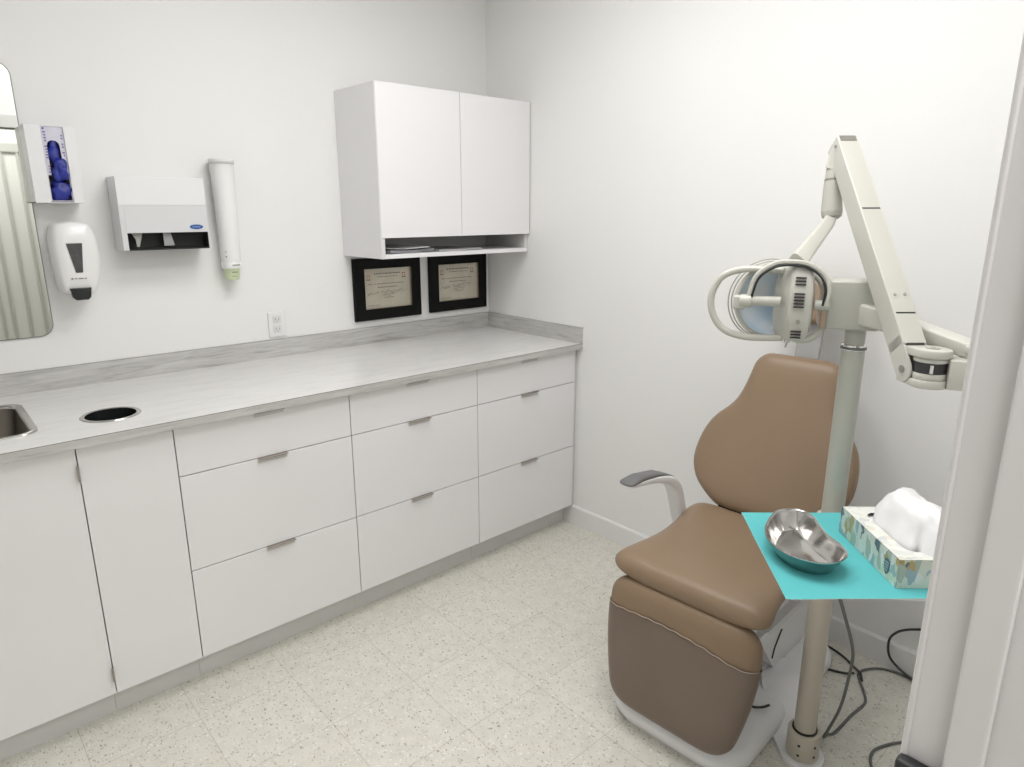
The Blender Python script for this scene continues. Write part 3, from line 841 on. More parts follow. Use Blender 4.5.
def seat_pad():
    bm = pad(lambda v: cinterp(sw, v), spine_s, .090, corner=.05, e=6, nu=44, nv=60)
    for v in bm.verts:
        k = max(0, (abs(v.co.y)-.12)/.14)
        v.co.z += .010*k
    return bm
obj('seat', seat_pad(), TAN, ch, smooth=True, angle=180)
# footrest
F0, F1 = loc(-.893, .488), loc(-.955, .085)
dF = F1-F0; nF = V((dF.z, 0, -dF.x)).normalized()
if nF.x > 0: nF = -nF
fw = [(0, .240), (.2, .247), (.5, .238), (.8, .214), (1, .190)]
fsp = lambda v: (F0+dF*v-nF*.035, nF)
fr = obj('footrest', pad(lambda v: cinterp(fw, v), fsp, .075, corner=.06, e=7, nu=40, nv=50), TAN2, ch, smooth=True, angle=180)
bm = pad(lambda v: cinterp(fw, v)+.0035, fsp, .082, corner=.06, e=7, nu=40, nv=50)
# keep the lower part only, with a wavy upper edge
dead = []
zc = lambda y: .392+.006*math.sin(y*13+1)-.010*(y < -.10)*min(1, (-.10-y)/.1)
for f in bm.faces:
    c = f.calc_center_median()
    if c.z > zc(c.y)+.004: dead.append(f)
bmesh.ops.delete(bm, geom=dead, context='FACES')
fc = obj('plastic_cover', bm, PLAST, fr, smooth=True, angle=180)
P = []
for i in range(41):
    y = -.250+.5*i/40
    z = zc(y)+.0015*math.sin(i*1.7); v = (z-F0.z)/dF.z; p, n_ = fsp(v); u = abs(y)/(cinterp(fw, v)+.0035)
    h = max(0, 1-u**7)**(1/2.2)
    P.append(V((p.x, y, z))+n_*.0425*h)
obj('cover_hem', add_sweep(bmesh.new(), P, circ(.0012, 6)), FILM, fr)
# hinge between seat and footrest
bm = bmesh.new()
add_box(bm, .60-.885, .60-.862, -.20, .20, .462, .468, .002, 2)
add_cyl(bm, (.6-.868, -.215, .463), (.6-.868, .215, .463), .005, n=16)
obj('footrest_hinge', bm, BRONZE, ch)
obj('backrest_hinge_gap', box(.6-.376, .6-.335, -.18, .165, .525, .590, .01, 3), BLACKR, ch)  # black hinge box widened to stand in for the gap's shade behind the seat
# headrest
bm = bmesh.new()
hp = add_box(bmesh.new(), .6-.150, .6-.133, -.040, .040, 1.00, 1.27, .003, 2)
lean = Matrix.Translation(V((.6-.14, 0, 1.1))) @ Matrix.Rotation(.16, 4, 'Y') @ Matrix.Translation(V((-.6+.14, 0, -1.1)))
bmesh.ops.transform(hp, matrix=lean, verts=hp.verts[:])
hr = obj('headrest', pad(lambda v: .112, lambda v: (loc(-.150, 1.215)+V((.05, 0, .15))*v, V((-.949, 0, .316))), .06, corner=.03, nu=22, nv=22), TAN, ch, smooth=True, angle=180)
obj('headrest_post', hp, plain('post_grey', (.36, .36, .355), .35, metal=.2), hr)
# armrest on the far side (local +y)
ar = obj('armrest', add_sweep(bmesh.new(), smooth_path([(-.150, .290, .722), (-.10, .287, .722), (-.02, .281, .712), (.055, .274, .688), (.098, .270, .645), (.125, .267, .57), (.15, .255, .47), (.16, .20, .42)], 6),
        lambda i, t: rrect(.046+.010*min(1, t*3), .015+.018*min(1, t*2), .007, 3), transport=False), CHW, ch, smooth=True, angle=60)
def arm_s(v):
    P = [V((-.168, .292, .729)), V((-.10, .288, .735)), V((-.01, .281, .724)), V((.085, .273, .688))]
    q = v*3; i = min(2, int(q)); f = q-i; return P[i].lerp(P[i+1], f), V((.1, 0, 1)).normalized()
obj('arm_pad', pad(lambda v: .029-.006*v, arm_s, .022, corner=.022, nu=16, nv=26, e=3), ARMG, ar, smooth=True, angle=180)
# near-side arm bracket stub
# seat frame, pedestal, base
bm = bmesh.new(); add_box(bm, .6-.86, .6-.36, -.19, .19, .415, .455, .012, 3)
obj('seat_frame', bm, CHW2, ch)
def rring(x0, x1, y0, y1, r, z): return [V((.6+(x0+x1)/2+a, (y0+y1)/2+b, z)) for a, b in rrect(x1-x0, y1-y0, r, 8)]
bm = loft(bmesh.new(), [rring(-.50, -.20, -.10, .155, .07, .10), rring(-.54, -.21, -.12, .16, .07, .18), rring(-.62, -.25, -.145, .175, .06, .30), rring(-.74, -.30, -.20, .20, .06, .385), rring(-.80, -.34, -.215, .215, .05, .43)])
obj('pedestal', bm, CHW, ch, smooth=True, angle=50)
bm = loft(bmesh.new(), [rring(-.905, -.10, -.215, .235, .11, .0), rring(-.915, -.10, -.222, .242, .11, .02), rring(-.912, -.10, -.220, .240, .11, .045), rring(-.890, -.105, -.205, .225, .10, .062),
                        rring(-.80, -.12, -.185, .205, .09, .075), rring(-.60, -.15, -.12, .175, .08, .092), rring(-.52, -.18, -.10, .16, .07, .15)])
obj('base', bm, CHW2, ch, smooth=True, angle=60)
def covr(z, x0, x1, y): return [V((.6+x0, y, z)), V((.6+x0, -y, z)), V((.6+x1, -y, z)), V((.6+x1, y, z))]
obj('side_cover', loft(bmesh.new(), [covr(.10, -.46, -.22, -.125), covr(.26, -.63, -.30, -.165), covr(.42, -.80, -.42, -.205)]), CHW2, ch)
obj('cover_slot', add_sweep(bmesh.new(), smooth_path([(.6-.555, -.1515, .205), (.6-.580, -.165, .26), (.6-.590, -.1765, .305), (.6-.595, -.186, .345)], 6), rrect(.007, .006, .002, 2), transport=False), SLOT, ch)

# ------------------------------------------------------------------ operating lamp on its post
PX, PY_ = -.639, -2.206
lp = thing('operating_lamp', 'ivory dental lamp on a tall post with jointed arms beside the chair', 'dental lamp', (PX, PY_, 0))
# flat mounting plate: round end under the post, rising ramp over the chair base
d0 = V((PX, PY_, 0)); dd = V((.69, .724, 0)).normalized(); nn = V((-dd.y, dd.x, 0))
rw = .062
lowp = [d0+dd*(rw*math.cos(a))+nn*(rw*math.sin(a)) for a in [PI/2+i*PI/14 for i in range(15)]]
bm = bmesh.new()
extrude_poly(bm, [(p.x, p.y) for p in lowp+[d0+dd*.075-nn*rw, d0+dd*.075+nn*rw]], Matrix.Identity(4), .012, .002)
obj('floor_plate', bm, CHW2, lp)
def ramp(sx, z, w0, w1): return [d0+dd*sx-nn*w0+V((0, 0, z)), d0+dd*sx+nn*w1+V((0, 0, z)), d0+dd*sx+nn*w1+V((0, 0, z-.010)), d0+dd*sx-nn*w0+V((0, 0, z-.010))]
obj('bracket_plate', loft(bmesh.new(), [ramp(.073, .012, rw, rw), ramp(.10, .028, rw, rw), ramp(.19, .098, rw+.004, rw), ramp(.225, .112, rw+.004, rw-.006), ramp(.30, .118, rw, rw-.012)]), plain('plate_white', (.86, .86, .87), .35), lp, smooth=True, angle=30)
obj('foot_collar', cyl((PX, PY_, .012), (PX, PY_, .098), .046, bev=.005, n=40), POLEM, lp, smooth=True)
for a in (3.3, 4.3, 5.5):
    for z in (.035, .068):
        dr = V((math.cos(a), math.sin(a), 0)); obj('set_screw', add_cyl(bmesh.new(), V((PX, PY_, z))+dr*.0445, V((PX, PY_, z))+dr*.0468, .004, n=10), SLOT, lp)
obj('collar_gasket', cyl((PX, PY_, .098), (PX, PY_, .103), .035), BLACKR, lp, smooth=True)
obj('lower_pole', cyl((PX, PY_, .10), (PX, PY_, .79), .0305, n=48), POLEM, lp, smooth=True)
obj('upper_pole', cyl((PX, PY_, .79), (PX, PY_, 1.245), .0280, n=48), POLEG, lp, smooth=True)
obj('pole_ring', cyl((PX, PY_, 1.243), (PX, PY_, 1.258), .0298, bev=.002, n=40), CHROME, lp, smooth=True)
obj('pole_ring_band', cyl((PX, PY_, 1.246), (PX, PY_, 1.253), .0303, n=40), GREYCORD, lp, smooth=True)
obj('inner_tube', cyl((PX, PY_, 1.25), (PX, PY_, 1.33), .0245, n=40), IVORY2, lp, smooth=True)
# mount head at post top, lying across the line of sight
def lmat(o, X, Y, Z):
    M = Matrix.Identity(4)
    for i, a in enumerate((X, Y, Z)):
        for j in range(3): M[j][i] = a[j]
    M.translation = V(o); return M
J = V((-.785, -2.519, 1.290))
dirA = V((J.x-PX, J.y-PY_, 0)).normalized()
HX = V((math.cos(1.05), -math.sin(1.05), 0)); HZ = V((-math.sin(1.05), -math.cos(1.05), 0))
MH = lmat((PX, PY_, 1.36), HX, V((0, 0, 1)), HZ)
bm = box(-.078, .045, -.062, .060, -.045, .045, .010, 3, MH)
obj('mount_head', bm, IVORY2, lp, smooth=True, angle=35)
bm = box(-.090, -.077, -.058, .056, -.042, .042, .003, 2, MH)
obj('mount_end_cap', bm, plain('tan_cap', (.46, .33, .24), .45), lp)
# horizontal arm from the mount to the joint at right
side = V((-dirA.y, dirA.x, 0))
a0 = V((PX, PY_, 1.340))
P = [a0+dirA*.0, a0+dirA*.09+V((0, 0, -.006)), a0+dirA*.16+V((0, 0, -.016)), V((J.x, J.y, 1.303))-dirA*.02]
obj('extension_arm', add_sweep(bmesh.new(), P, lambda i, t: rrect(.062-.020*t, .060-.026*t, .008, 4), transport=False), IVORY, lp, smooth=True, angle=40)
# joint J: drum pair
bm = bmesh.new()
add_cyl(bm, (J.x, J.y, 1.300), (J.x, J.y, 1.316), .036, bev=.003, n=40); add_cyl(bm, (J.x, J.y, 1.236), (J.x, J.y, 1.299), .031, n=40)
obj('arm_joint', bm, IVORY, lp, smooth=True, angle=40)
Hh_ = V((-.8245, -2.4345, 1.272))   # fork drum centre
B = V((-.8058, -2.3933, 1.3135)); T = V((-.5486, -2.0932, 1.765))
# link block between J and the fork
lk = V((J.x-Hh_.x, J.y-Hh_.y, 0)); lkd = lk.normalized(); lks = V((-lkd.y, lkd.x, 0))
ML = lmat(Hh_, lkd, lks, V((0, 0, 1)))
bm = bmesh.new()
add_box(bm, .030, lk.length+.03, -.030, .030, -.046, .016, .004, 2, ML)
add_cyl(bm, Hh_+V((0, 0, -.016)), Hh_+V((0, 0, -.030)), .033, bev=.003, n=40)
add_cyl(bm, Hh_+V((0, 0, .006)), Hh_+V((0, 0, .016)), .033, bev=.003, n=40)
obj('link_block', bm, IVORY, lp, smooth=True, angle=40)
bm = bmesh.new(); add_cyl(bm, Hh_+V((0, 0, -.017)), Hh_+V((0, 0, .007)), .031, n=40)
obj('joint_core', bm, SLOT, lp, smooth=True, angle=40)
bm = bmesh.new(); q = V((-1, .0, 0)); add_cyl(bm, Hh_+V((-.0295, -.012, -.014)), Hh_+V((-.0295, -.012, .004)), .004, n=12)
obj('joint_pin', bm, CHROME, lp, smooth=True)
ax = (T-B); axh = V((ax.x, ax.y, 0)).normalized(); axs = V((-axh.y, axh.x, 0)); axd = ax.normalized(); axn = axs.cross(axd)*-1
if axn.z < 0: axn = -axn
# fork plates (two discs joined to a heel that carries the spring arm)
bm = bmesh.new()
add_cyl(bm, Hh_+V((0, 0, .016)), Hh_+V((0, 0, .034)), .037, bev=.004, n=40)
add_cyl(bm, Hh_+V((0, 0, -.048)), Hh_+V((0, 0, -.030)), .037, bev=.004, n=40)
hd = V((B.x-Hh_.x, B.y-Hh_.y, 0)).normalized()
MF = lmat(Hh_, axh, axs, V((0, 0, 1)))
add_box(bm, .0, .050, -.0205, .036, .016, .033, .003, 2, MF); add_box(bm, .0, .050, -.022, .036, -.047, -.030, .003, 2, MF)
add_box(bm, .034, .056, -.0215, .036, -.047, .033, .004, 2, MF)
obj('arm_fork', bm, IVORY, lp, smooth=True, angle=40)
bm = add_cyl(bmesh.new(), Hh_+V((0, 0, .034)), Hh_+V((0, 0, .0365)), .014, n=24)
add_cyl(bm, Hh_+V((0, 0, .0365)), Hh_+V((0, 0, .038)), .006, n=6)
obj('fork_bolt', bm, IVORY2, lp, smooth=True, angle=40)
# spring arm
LA = ax.length
MA = lmat(B, axd, axs, axn)
bma = box(-.006, LA+.010, -.0258, .0258, -.058, 0, .0045, 3, MA)
def cheek(y0, y1):
    pl_ = [(.02, -.056), (.02, -.003), (-.01, -.003)]+[(-.052+.027*math.cos(a), -.030+.027*math.sin(a)) for a in [PI/2+i*PI/10 for i in range(11)]]
    Mc = lmat(MA @ V((0, y0, 0)), axd, axn, axs if y1 > y0 else -axs)
    extrude_poly(bma, pl_, Mc, abs(y1-y0), .001)
cheek(.0215, .0258); cheek(-.0215, -.0258)
obj('spring_arm', bma, IVORY, lp, smooth=True, angle=35)
bm = bmesh.new()
add_box(bm, LA+.0095, LA+.0115, -.021, .021, -.052, -.006, .001, 1, MA)
add_box(bm, LA-.010, LA+.0085, -.021, .021, -.001, .0008, .0003, 1, MA)
obj('arm_end_cap', bm, BRONZE, lp)
for s_ in (LA*.615, LA*.12):
    obj('arm_slot', add_box(bmesh.new(), s_-.0018, s_+.0018, -.0215, .0215, -.003, .0007, M=MA), SLOT, lp)
obj('arm_gap', add_box(bmesh.new(), -.012, -.004, -.019, .019, -.030, -.0005, M=MA), SLOT, lp)
for s_ in (-.011, .011): obj('arm_bolt', add_cyl(bmesh.new(), MA @ V((LA*.20, s_, 0)), MA @ V((LA*.20, s_, .0025)), .0035, n=14), STEEL, lp, smooth=True, angle=40)
for a_, b_, r_ in ((-.052, -.030, .008), (LA-.02, -.045, .006), (LA-.012, -.016, .004)):
    obj('arm_bolt', add_cyl(bmesh.new(), MA @ V((a_, .0250, b_)), MA @ V((a_, .0295, b_)), r_, n=18), STEEL, lp, smooth=True, angle=40)
# knuckle hanging from the upper end, then the drop arm
K1 = V((-.5459, -2.0632, 1.6983)); K3 = V((-.5626, -2.0809, 1.5639))
bm = bmesh.new()
add_sweep(bm, [V((-.546, -2.083, 1.757)), V((-.544, -2.072, 1.728)), V((-.546, -2.064, 1.690))], lambda i, t: rrect(.022+.016*t, .036, .006, 4), transport=False)
obj('knuckle_tang', bm, IVORY, lp, smooth=True, angle=40)
bm = bmesh.new()
kd = (K3-K1).normalized()
def kp(s): return K1+kd*s
LK = (K3-K1).length
add_cyl(bm, kp(0), kp(.035), .0165, .0195, n=36); add_cyl(bm, kp(.040), kp(LK-.018), .0215, .0265, n=36)
add_cyl(bm, kp(LK-.018), kp(LK-.006), .0265, .024, n=36); add_cyl(bm, kp(LK-.006), kp(LK), .024, .016, n=36)
obj('knuckle', bm, IVORY2, lp, smooth=True, angle=50)
obj('knuckle_band', cyl(kp(.034), kp(.041), .0205, n=36), BRONZE, lp, smooth=True)
# lamp head frame
O = V((-.7635, -2.0676, 1.362)); th = 1.11
LX = V((math.cos(th), -math.sin(th), 0)); LZ = V((-math.sin(th), -math.cos(th), 0)); LY = V((0, 0, 1))
ML_ = lmat(O, LX, LY, LZ)
W_ = lambda x, y, z=0: ML_ @ V((x, y, z))
yt = W_(.028, .104, .030)
P = [K3-kd*.01, K3.lerp(yt, .12), K3.lerp(yt, .5), K3.lerp(yt, .85), yt]
obj('drop_arm', add_sweep(bmesh.new(), P, lambda i, t: rrect(.028+.016*t, .022+.004*t, .008, 4), up=LZ, transport=False), IVORY, lp, smooth=True, angle=40)
# yoke half-ring with black underside
yo = [(-.080, .004), (-.078, .022), (-.064, .068), (-.028, .096), (.005, .103), (.050, .099), (.088, .075), (.103, .038), (.099, .0)]
YP = smooth_path([W_(x, y, .034) for x, y in yo], 6)
obj('yoke', add_sweep(bmesh.new(), YP, rrect(.0115, .020, .004, 3), up=LZ, transport=False), IVORY, lp, smooth=True, angle=50)
cyo = V((.010, .0))
YP2 = smooth_path([W_(cyo.x+(x-cyo.x)*.915, y*.92, .036) for x, y in yo], 6)
obj('yoke_lining', add_sweep(bmesh.new(), YP2, rrect(.0050, .020, .002, 2), up=LZ, transport=False), BLACKR, lp, smooth=True, angle=50)
# head
hd = obj('lamp_head', bmesh.new(), IVORY, lp) if False else None
bm = bmesh.new()   # vented housing, six-sided block bulging toward the viewer side
prof = [(-.092, .028), (-.075, .040), (-.035, .046), (.035, .046), (.075, .040), (.096, .026)]
R = []
for y, w in prof:
    d = .030+.028*(1-(y/.1)**2)
    R.append([W_(.033-w*1.0-.008, y, -.010), W_(.033-w*.55, y, d*.72), W_(.033-w*.35, y, d), W_(.033+w*.72, y, d*.92), W_(.033+w*.86, y, d*.6), W_(.033+w*.86, y, -.025), W_(.033-w*.9, y, -.025)])
loft(bm, R)
bmesh.ops.bevel(bm, geom=bm.edges[:], offset=.0025, segments=2, affect='EDGES')
hd = obj('lamp_head', bm, IVORY, lp, smooth=True, angle=30)
for y0, n in ((.050, 3), (-.004, 5), (-.082, 3)):
    for k in range(n):
        y = y0+k*.0080; d = .030+.028*(1-(y/.1)**2)
        obj('vent_slot', add_box(bmesh.new(), .026, .050, y-.0016, y+.0016, d*.93, d*.93+.006, M=ML_), SLOT, hd)
obj('switch', cyl(W_(.040, -.040, .050), W_(.040, -.040, .060), .005, n=16), STEEL, hd, smooth=True, angle=40)
bm = add_cyl(bmesh.new(), W_(.020, -.098, .02), W_(.018, -.112, .02), .0035, .002, n=12); add_cyl(bm, W_(.020, -.090, .02), W_(.020, -.099, .02), .007, n=16)
obj('toggle', bm, STEEL, hd, smooth=True, angle=40)
# dish
dn = V((.34, 0, .94)).normalized()
def dishM(o):
    z = (LX*dn.x+LZ*dn.z).normalized(); x = V((0, 0, 1)).cross(z).normalized(); y = z.cross(x)
    return lmat(o, x, y, z)
MD = dishM(W_(-.026, -.002, -.034))
rim = [(.0, -.042), (.045, -.034), (.075, -.016), (.092, .004), (.094, .010), (.090, .011)]
obj('dish_shell', add_lathe(bmesh.new(), [(0, -.046), (.048, -.039), (.078, -.021), (.096, .000), (.098, .010), (.094, .013), (.088, .011)], MD, n=56), IVORY, hd, smooth=True, angle=60)
obj('reflector', add_lathe(bmesh.new(), [(.087, .009), (.083, .006), (.073, -.010), (.044, -.030), (0, -.039)], MD, n=56), DISH, hd, smooth=True, angle=60)
bm = bmesh.new()
for k, r in enumerate((.101, .106)):
    zz = -.006-k*.012
    add_lathe(bm, [(r-.002, zz-.002), (r, zz-.003), (r+.001, zz), (r, zz+.003), (r-.002, zz+.002)], MD, n=56, closed=True)
obj('shade_rings', bm, IVORY2, hd, smooth=True)
# cross tube and left knuckle
obj('cross_tube', cyl(W_(-.086, .004, .034), W_(-.002, .006, .044), .0125, n=28, bev=.002), IVORY2, hd, smooth=True, angle=50)
bm = box(-.116, -.086, -.019, .016, .008, .040, .006, 3, ML_)
obj('pivot_block', bm, IVORY, hd, smooth=True, angle=40)
obj('pivot_knob', cyl(W_(-.100, .003, .034), W_(-.070, .004, .036), .016, n=28, bev=.004), IVORY, hd, smooth=True, angle=50)
obj('pivot_knob', cyl(W_(.074, .0, .03), W_(.108, .0, .03), .013, n=28, bev=.002), IVORY2, hd, smooth=True, angle=50)
# handles
hp_ = [(.0, .078), (-.055, .080), (-.105, .078), (-.150, .058), (-.172, .010), (-.165, -.040), (-.135, -.078), (-.085, -.093), (-.03, -.093), (.01, -.090)]
obj('handle', tube([W_(x, y, .004) for x, y in hp_], .0088, 14, 6), IVORY, hd, smooth=True, angle=180)
hp_ = [(.03, .072, -.02), (.065, .070, -.03), (.090, .045, -.035), (.098, .0, -.035), (.100, -.045, -.03), (.090, -.078, -.02), (.060, -.095, -.01), (.02, -.088, -.005)]
obj('handle', tube([W_(*p) for p in hp_], .0088, 14, 6), IVORY, hd, smooth=True, angle=180)

# tray carried by the post
TA, TB = V((-.903, -2.088, .833)), V((-1.197, -2.350, .833))
tu = (TB-TA).normalized(); tv = V((-tu.y, tu.x, 0))
if tv.x < 0: tv = -tv
MT = lmat(TA, tu, tv, V((0, 0, 1)))
LT = (TB-TA).length
bm = box(.006, LT-.035, .012, .330, -.010, 0, .004, 2, MT)
obj('tray', bm, WHPL, lp, smooth=True, angle=40)
ctr = MT @ V((LT*.55, .19, -.012))
bm = bmesh.new(); add_cyl(bm, ctr+V((0, 0, -.020)), ctr, .028, n=32, bev=.002)
pd = V((PX, PY_, .788))
add_sweep(bm, [pd, pd.lerp(ctr+V((0, 0, -.018)), .5), ctr+V((0, 0, -.018))], rrect(.03, .014, .004, 3), transport=False)
add_cyl(bm, (PX, PY_, .752), (PX, PY_, .787), .038, n=36, bev=.002)
obj('tray_bracket', bm, IVORY, lp, smooth=True, angle=40)

# turquoise paper on the tray
bm = bmesh.new()
C1, C2, C3, C4 = TA+V((-.004, .002, .0)), TB+V((-.006, -.003, 0)), TB+V((.735, -.678, 0)).normalized()*.335, TA+V((.735, -.678, 0)).normalized()*.325
n = 24; T_ = []; Bt = []
for i in range(n+1):
    r1 = []; r2 = []
    for j in range(n+1):
        u, v = i/n, j/n
        p = C1.lerp(C2, u).lerp(C4.lerp(C3, u), v)
        e_ = min(u, 1-u, v, 1-v); z = .8336+.0018*(1+noise.noise(V((u*4, v*4, 0))))*(1-min(1, e_*6))
        p = V((p.x, p.y, z)); r1.append(bm.verts.new(p+V((0, 0, .0012)))); r2.append(bm.verts.new(p))
    T_.append(r1); Bt.append(r2)
for i in range(n):
    for j in range(n):
        bm.faces.new((T_[i][j], T_[i+1][j], T_[i+1][j+1], T_[i][j+1])); bm.faces.new((Bt[i][j], Bt[i][j+1], Bt[i+1][j+1], Bt[i+1][j]))
    for a, b, c, d in ((T_[i][0], T_[i+1][0], Bt[i+1][0], Bt[i][0]), (T_[i][n], T_[i+1][n], Bt[i+1][n], Bt[i][n]), (T_[0][i], T_[0][i+1], Bt[0][i+1], Bt[0][i]), (T_[n][i], T_[n][i+1], Bt[n][i+1], Bt[n][i])):
        f = bm.faces.new((a, b, c, d)); f.material_index = 1
pl = obj('tray_paper', bm, [TEAL, TEALE], smooth=True, angle=30)
tag(pl, 'turquoise paper sheet covering the instrument tray', 'tray paper')
ZP = .8352

# kidney dish
KR = [(-.976, -2.178), (-.918, -2.172), (-.872, -2.203), (-.884, -2.248), (-.922, -2.282), (-.962, -2.322), (-.990, -2.365), (-1.028, -2.396), (-1.078, -2.396), (-1.116, -2.364), (-1.126, -2.305), (-1.095, -2.240), (-1.040, -2.200)]
kr = smooth_path([V((x, y, 0)) for x, y in KR]+[V((*KR[0], 0))], 6)[:-1]
kc = sum(kr, V())/len(kr); kr = [kc+(p-kc)*.90+V((.011, -.003, 0)) for p in kr]; kc = kc+V((.011, -.003, 0))
def kidney(s_, z_, grow=0.):
    out = []; m = len(kr)
    for i_ in range(m):
        p = kr[i_]; t_ = (kr[(i_+1) % m]-kr[i_-1]).normalized(); n_ = V((t_.y, -t_.x, 0))
        if i_ == 0: kidney.sg = 1 if (p-kc).dot(n_) > 0 else -1
        q_ = p+n_*kidney.sg*(grow-.034*(1-s_)*1.0)
        q_ = kc+(q_-kc)*(1-.10*(1-s_))
        out.append(V((q_.x, q_.y, ZP+z_)))
    return out
bm = loft(bmesh.new(), [kidney(.35, .0006), kidney(.5, .004), kidney(.8, .024), kidney(.95, .038), kidney(1.0, .0425, .003), kidney(1.0, .0445, .0025), kidney(1.0, .0435, -.001), kidney(.93, .038), kidney(.77, .024), kidney(.46, .0055), kidney(.33, .0022)])
tag(obj('kidney_dish', bm, STEEL, smooth=True, angle=80), 'shiny stainless steel kidney dish on the turquoise tray paper', 'kidney dish')

# tissue box
Q0 = V((-.824, -2.296, ZP)); Q1 = V((-.998, -2.484, ZP)); qu = (Q1-Q0).normalized(); qv = V((-qu.y, qu.x, 0))
if qv.x < 0: qv = -qv
BL_ = (Q1-Q0).length; BW_ = .118; BH_ = .064
MB_ = lmat(Q0+V((0, 0, .0004)), qu, qv, V((0, 0, 1)))
tb = thing('tissue_box', 'leaf-patterned cardboard tissue box with a white tissue on the tray', 'tissue box', tuple(Q0.lerp(Q1, .5)), 0)
op = [(BL_*.5+a, BW_*.52+b) for a, b in rrect(BL_*.74, BW_*.46, .026, 6)]
bm = poly_holes([(0, 0), (BL_, 0), (BL_, BW_), (0, BW_)], [op], BH_-.0008, BH_)
bmesh.ops.transform(bm, matrix=MB_, verts=bm.verts[:])
for a in ((0, BL_, 0, .0008), (0, BL_, BW_-.0008, BW_), (0, .0008, 0, BW_), (BL_-.0008, BL_, 0, BW_)):
    add_box(bm, a[0], a[1], a[2], a[3], 0, BH_, M=MB_)
add_box(bm, 0, BL_, 0, BW_, 0, .0008, M=MB_)
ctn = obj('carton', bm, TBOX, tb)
# small dark shield mark near the corner
bm = bmesh.new()
Mf = lmat(MB_ @ V((BL_*.80, -.0004, .012)), qu, V((0, 0, 1)), -qv)
extrude_poly(bm, [(0, .012), (.003, .003), (.010, -.003), (.017, .003), (.021, .012), (.021, .030), (.010, .034), (0, .030)], Mf, .0004)
obj('shield_mark', bm, plain('shield_slate', (.09, .15, .18), .4), ctn)
bm = bmesh.new(); Mf2 = lmat(MB_ @ V((BL_*.80, -.0008, .012)), qu, V((0, 0, 1)), -qv)
for k in range(4): add_box(bm, .004, .017-.001*k, .024-.006*k, .0256-.006*k, 0, .0004, M=Mf2)
obj('shield_lettering', bm, plain('shield_pale', (.5, .58, .6), .5), ctn)
# tissues
def tuft(c, ru, rv, h, seed):
    bm = bmesh.new(); n = 56; m = 30; rows = []
    for j in range(m+1):
        t_ = j/m; row = []
        for i in range(n):
            a = 2*PI*i/n
            fold = .30*noise.noise(V((math.cos(a)*2.2+seed, math.sin(a)*2.2, t_*1.2)))+.14*noise.noise(V((math.cos(a)*5+seed, math.sin(a)*5, t_*3)))
            rr_ = math.sin(min(1, t_*1.02)*PI/2)**.55*(1+fold)
            z = h*(1-t_**2.4)*(1+.35*noise.noise(V((math.cos(a)*1.6*t_, math.sin(a)*1.6*t_, seed+2))))
            z += .006*noise.noise(V((math.cos(a)*6*t_, math.sin(a)*6*t_, seed)))
            row.append(bm.verts.new(MB_ @ V((c[0]+ru*rr_*math.cos(a), c[1]+rv*rr_*math.sin(a)+.2*z, c[2]+z))))
        rows.append(row)
    for a, b in zip(rows, rows[1:]):
        for i in range(n): bm.faces.new((a[i], a[(i+1) % n], b[(i+1) % n], b[i]))
    bmesh.ops.remove_doubles(bm, verts=bm.verts[:], dist=1e-4)
    return bm
obj('tissue', tuft((BL_*.52, BW_*.66, BH_-.012), BL_*.42, BW_*.38, .090, 3.3), TISSUE, tb, smooth=True, angle=180)
bm = bmesh.new()
Mi = lmat(MB_ @ V((BL_*.5, BW_*.52, BH_-.010)), qu, qv, V((0, 0, 1)))
add_box(bm, -BL_*.42, BL_*.42, -BW_*.3, BW_*.3, -.002, 0, M=Mi)
obj('tissue_stack', bm, TISSUE, tb)

# ------------------------------------------------------------------ cables
def cable(pts, r, mat, label, name='power_cable'):
    o = obj(name, tube(pts, r, 10, 8), mat, smooth=True, angle=180)
    return tag(o, label, 'cable', 'cables on the floor behind the chair')
z = .0048
cable([(-1.0, -2.36, .822), (-.93, -2.345, .76), (-.883, -2.34, .698), (-.783, -2.34, .551), (-.71, -2.33, .452), (-.685, -2.32, .366), (-.628, -2.29, .216), (-.58, -2.25, .087), (-.535, -2.225, .018), (-.502, -2.222, z), (-.474, -2.235, z), (-.364, -2.238, z), (-.27, -2.245, z), (-.215, -2.22, z), (-.17, -2.19, z),
       (-.135, -2.172, z), (-.095, -2.178, z), (-.05, -2.21, z), (-.028, -2.26, z), (-.026, -2.35, z), (-.03, -2.45, z), (-.05, -2.55, z)], .0042, GREYCORD, 'grey cable hanging from under the tray and looping on the floor')
cable([(-.17, -1.95, .06), (-.10, -1.985, .02), (-.06, -2.03, z), (-.075, -2.09, z), (-.105, -2.14, z), (-.135, -2.172, z+.009), (-.150, -2.185, z+.0092), (-.165, -2.195, z)], .0042, DCORD, 'dark cable curving over the floor nearest the right wall baseboard')
cable([(-.20, -1.98, .08), (-.22, -2.03, .02), (-.20, -2.06, z), (-.185, -2.10, z), (-.165, -2.14, z), (-.145, -2.160, z+.002)], .0042, DCORD, 'short dark cable leaving the chair base behind the post')
cable([(-.018, -2.40, .25), (-.018, -2.32, .205), (-.020, -2.268, .178), (-.028, -2.238, .155), (-.036, -2.222, .12), (-.035, -2.23, .06), (-.032, -2.27, .024), (-.04, -2.32, .012), (-.05, -2.37, z), (-.06, -2.44, z)], .0042, DCORD, 'dark cable looping up against the right wall beside the doorway')
cable([(-.63, -2.55, z), (-.60, -2.44, z), (-.545, -2.375, z), (-.48, -2.345, z), (-.42, -2.358, z), (-.35, -2.40, z), (-.25, -2.50, z)], .0040, GREYCORD, 'grey cable on the floor next to the door jamb')
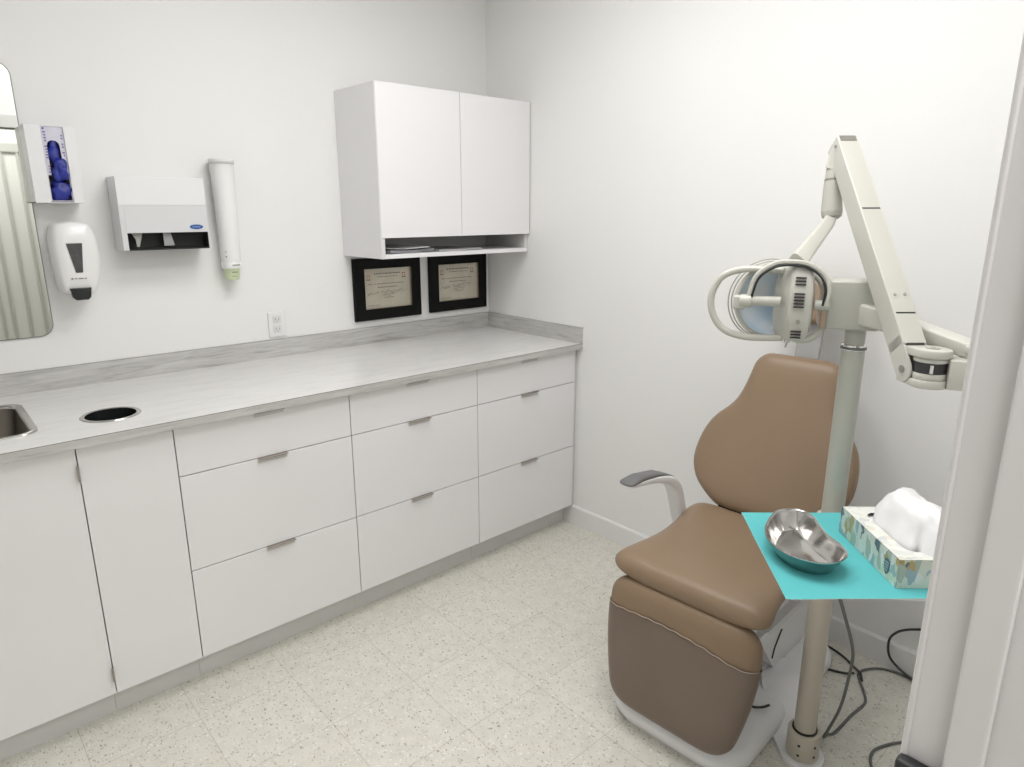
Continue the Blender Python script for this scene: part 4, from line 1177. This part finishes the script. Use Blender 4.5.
cable([(-.62, -1.975, .115), (-.625, -1.99, .108), (-.645, -2.005, .100), (-.665, -2.030, .095), (-.66, -2.055, .0905), (-.640, -2.075, .091), (-.62, -2.085, .094)], .0038, DCORD, 'thin black cord lying on the white chair base by the plate')

# ------------------------------------------------------------------ lights
def area(name, loc, rot, sx, sy, e, col=(1, 1, 1), spread=PI):
    l = bpy.data.lights.new(name, 'AREA'); l.shape = 'RECTANGLE'; l.size = sx; l.size_y = sy; l.energy = e; l.color = col; l.spread = spread
    o = bpy.data.objects.new(name, l); COL.objects.link(o); o.location = loc; o.rotation_euler = rot; return o
area('ceiling_light_source', (-1.25, -1.25, H-.03), (0, 0, 0), 1.15, .55, 13.5, (1, .985, .99))
area('ceiling_light_source', (-1.25, -2.15, H-.03), (0, 0, 0), 1.15, .55, 15, (1, .985, .99))
area('hallway_fill_light', (-1.9, -3.5, H-.03), (0, 0, 0), 1.15, .55, 42, (1, .985, .99))  # unseen lamp added as front fill for the cabinets through the doorway
w = bpy.data.worlds.new('World'); bpy.context.scene.world = w; w.use_nodes = True
w.node_tree.nodes['Background'].inputs[0].default_value = (1, 1, 1, 1); w.node_tree.nodes['Background'].inputs[1].default_value = .3

# ------------------------------------------------------------------ camera
cam = bpy.data.cameras.new('Camera'); co = bpy.data.objects.new('Camera', cam); COL.objects.link(co)
yaw, pitch, roll, f = .7316, -.2521, -.0009, 673.08
Fv = V((math.sin(yaw)*math.cos(pitch), math.cos(yaw)*math.cos(pitch), math.sin(pitch)))
Rv = V((math.cos(yaw), -math.sin(yaw), 0)); Uv = Rv.cross(Fv)
R2 = Rv*math.cos(roll)+Uv*math.sin(roll); U2 = -Rv*math.sin(roll)+Uv*math.cos(roll)
M = lmat((-2.4051, -2.875, 1.5872), R2, U2, -Fv)
co.matrix_world = M
cam.sensor_width = 36; cam.sensor_fit = 'HORIZONTAL'; cam.lens = f/1024*36; cam.clip_start = .02
sc = bpy.context.scene; sc.camera = co
sc.view_settings.view_transform = 'Standard'; sc.view_settings.look = 'None'; sc.view_settings.exposure = 0.0; sc.view_settings.gamma = 1.0
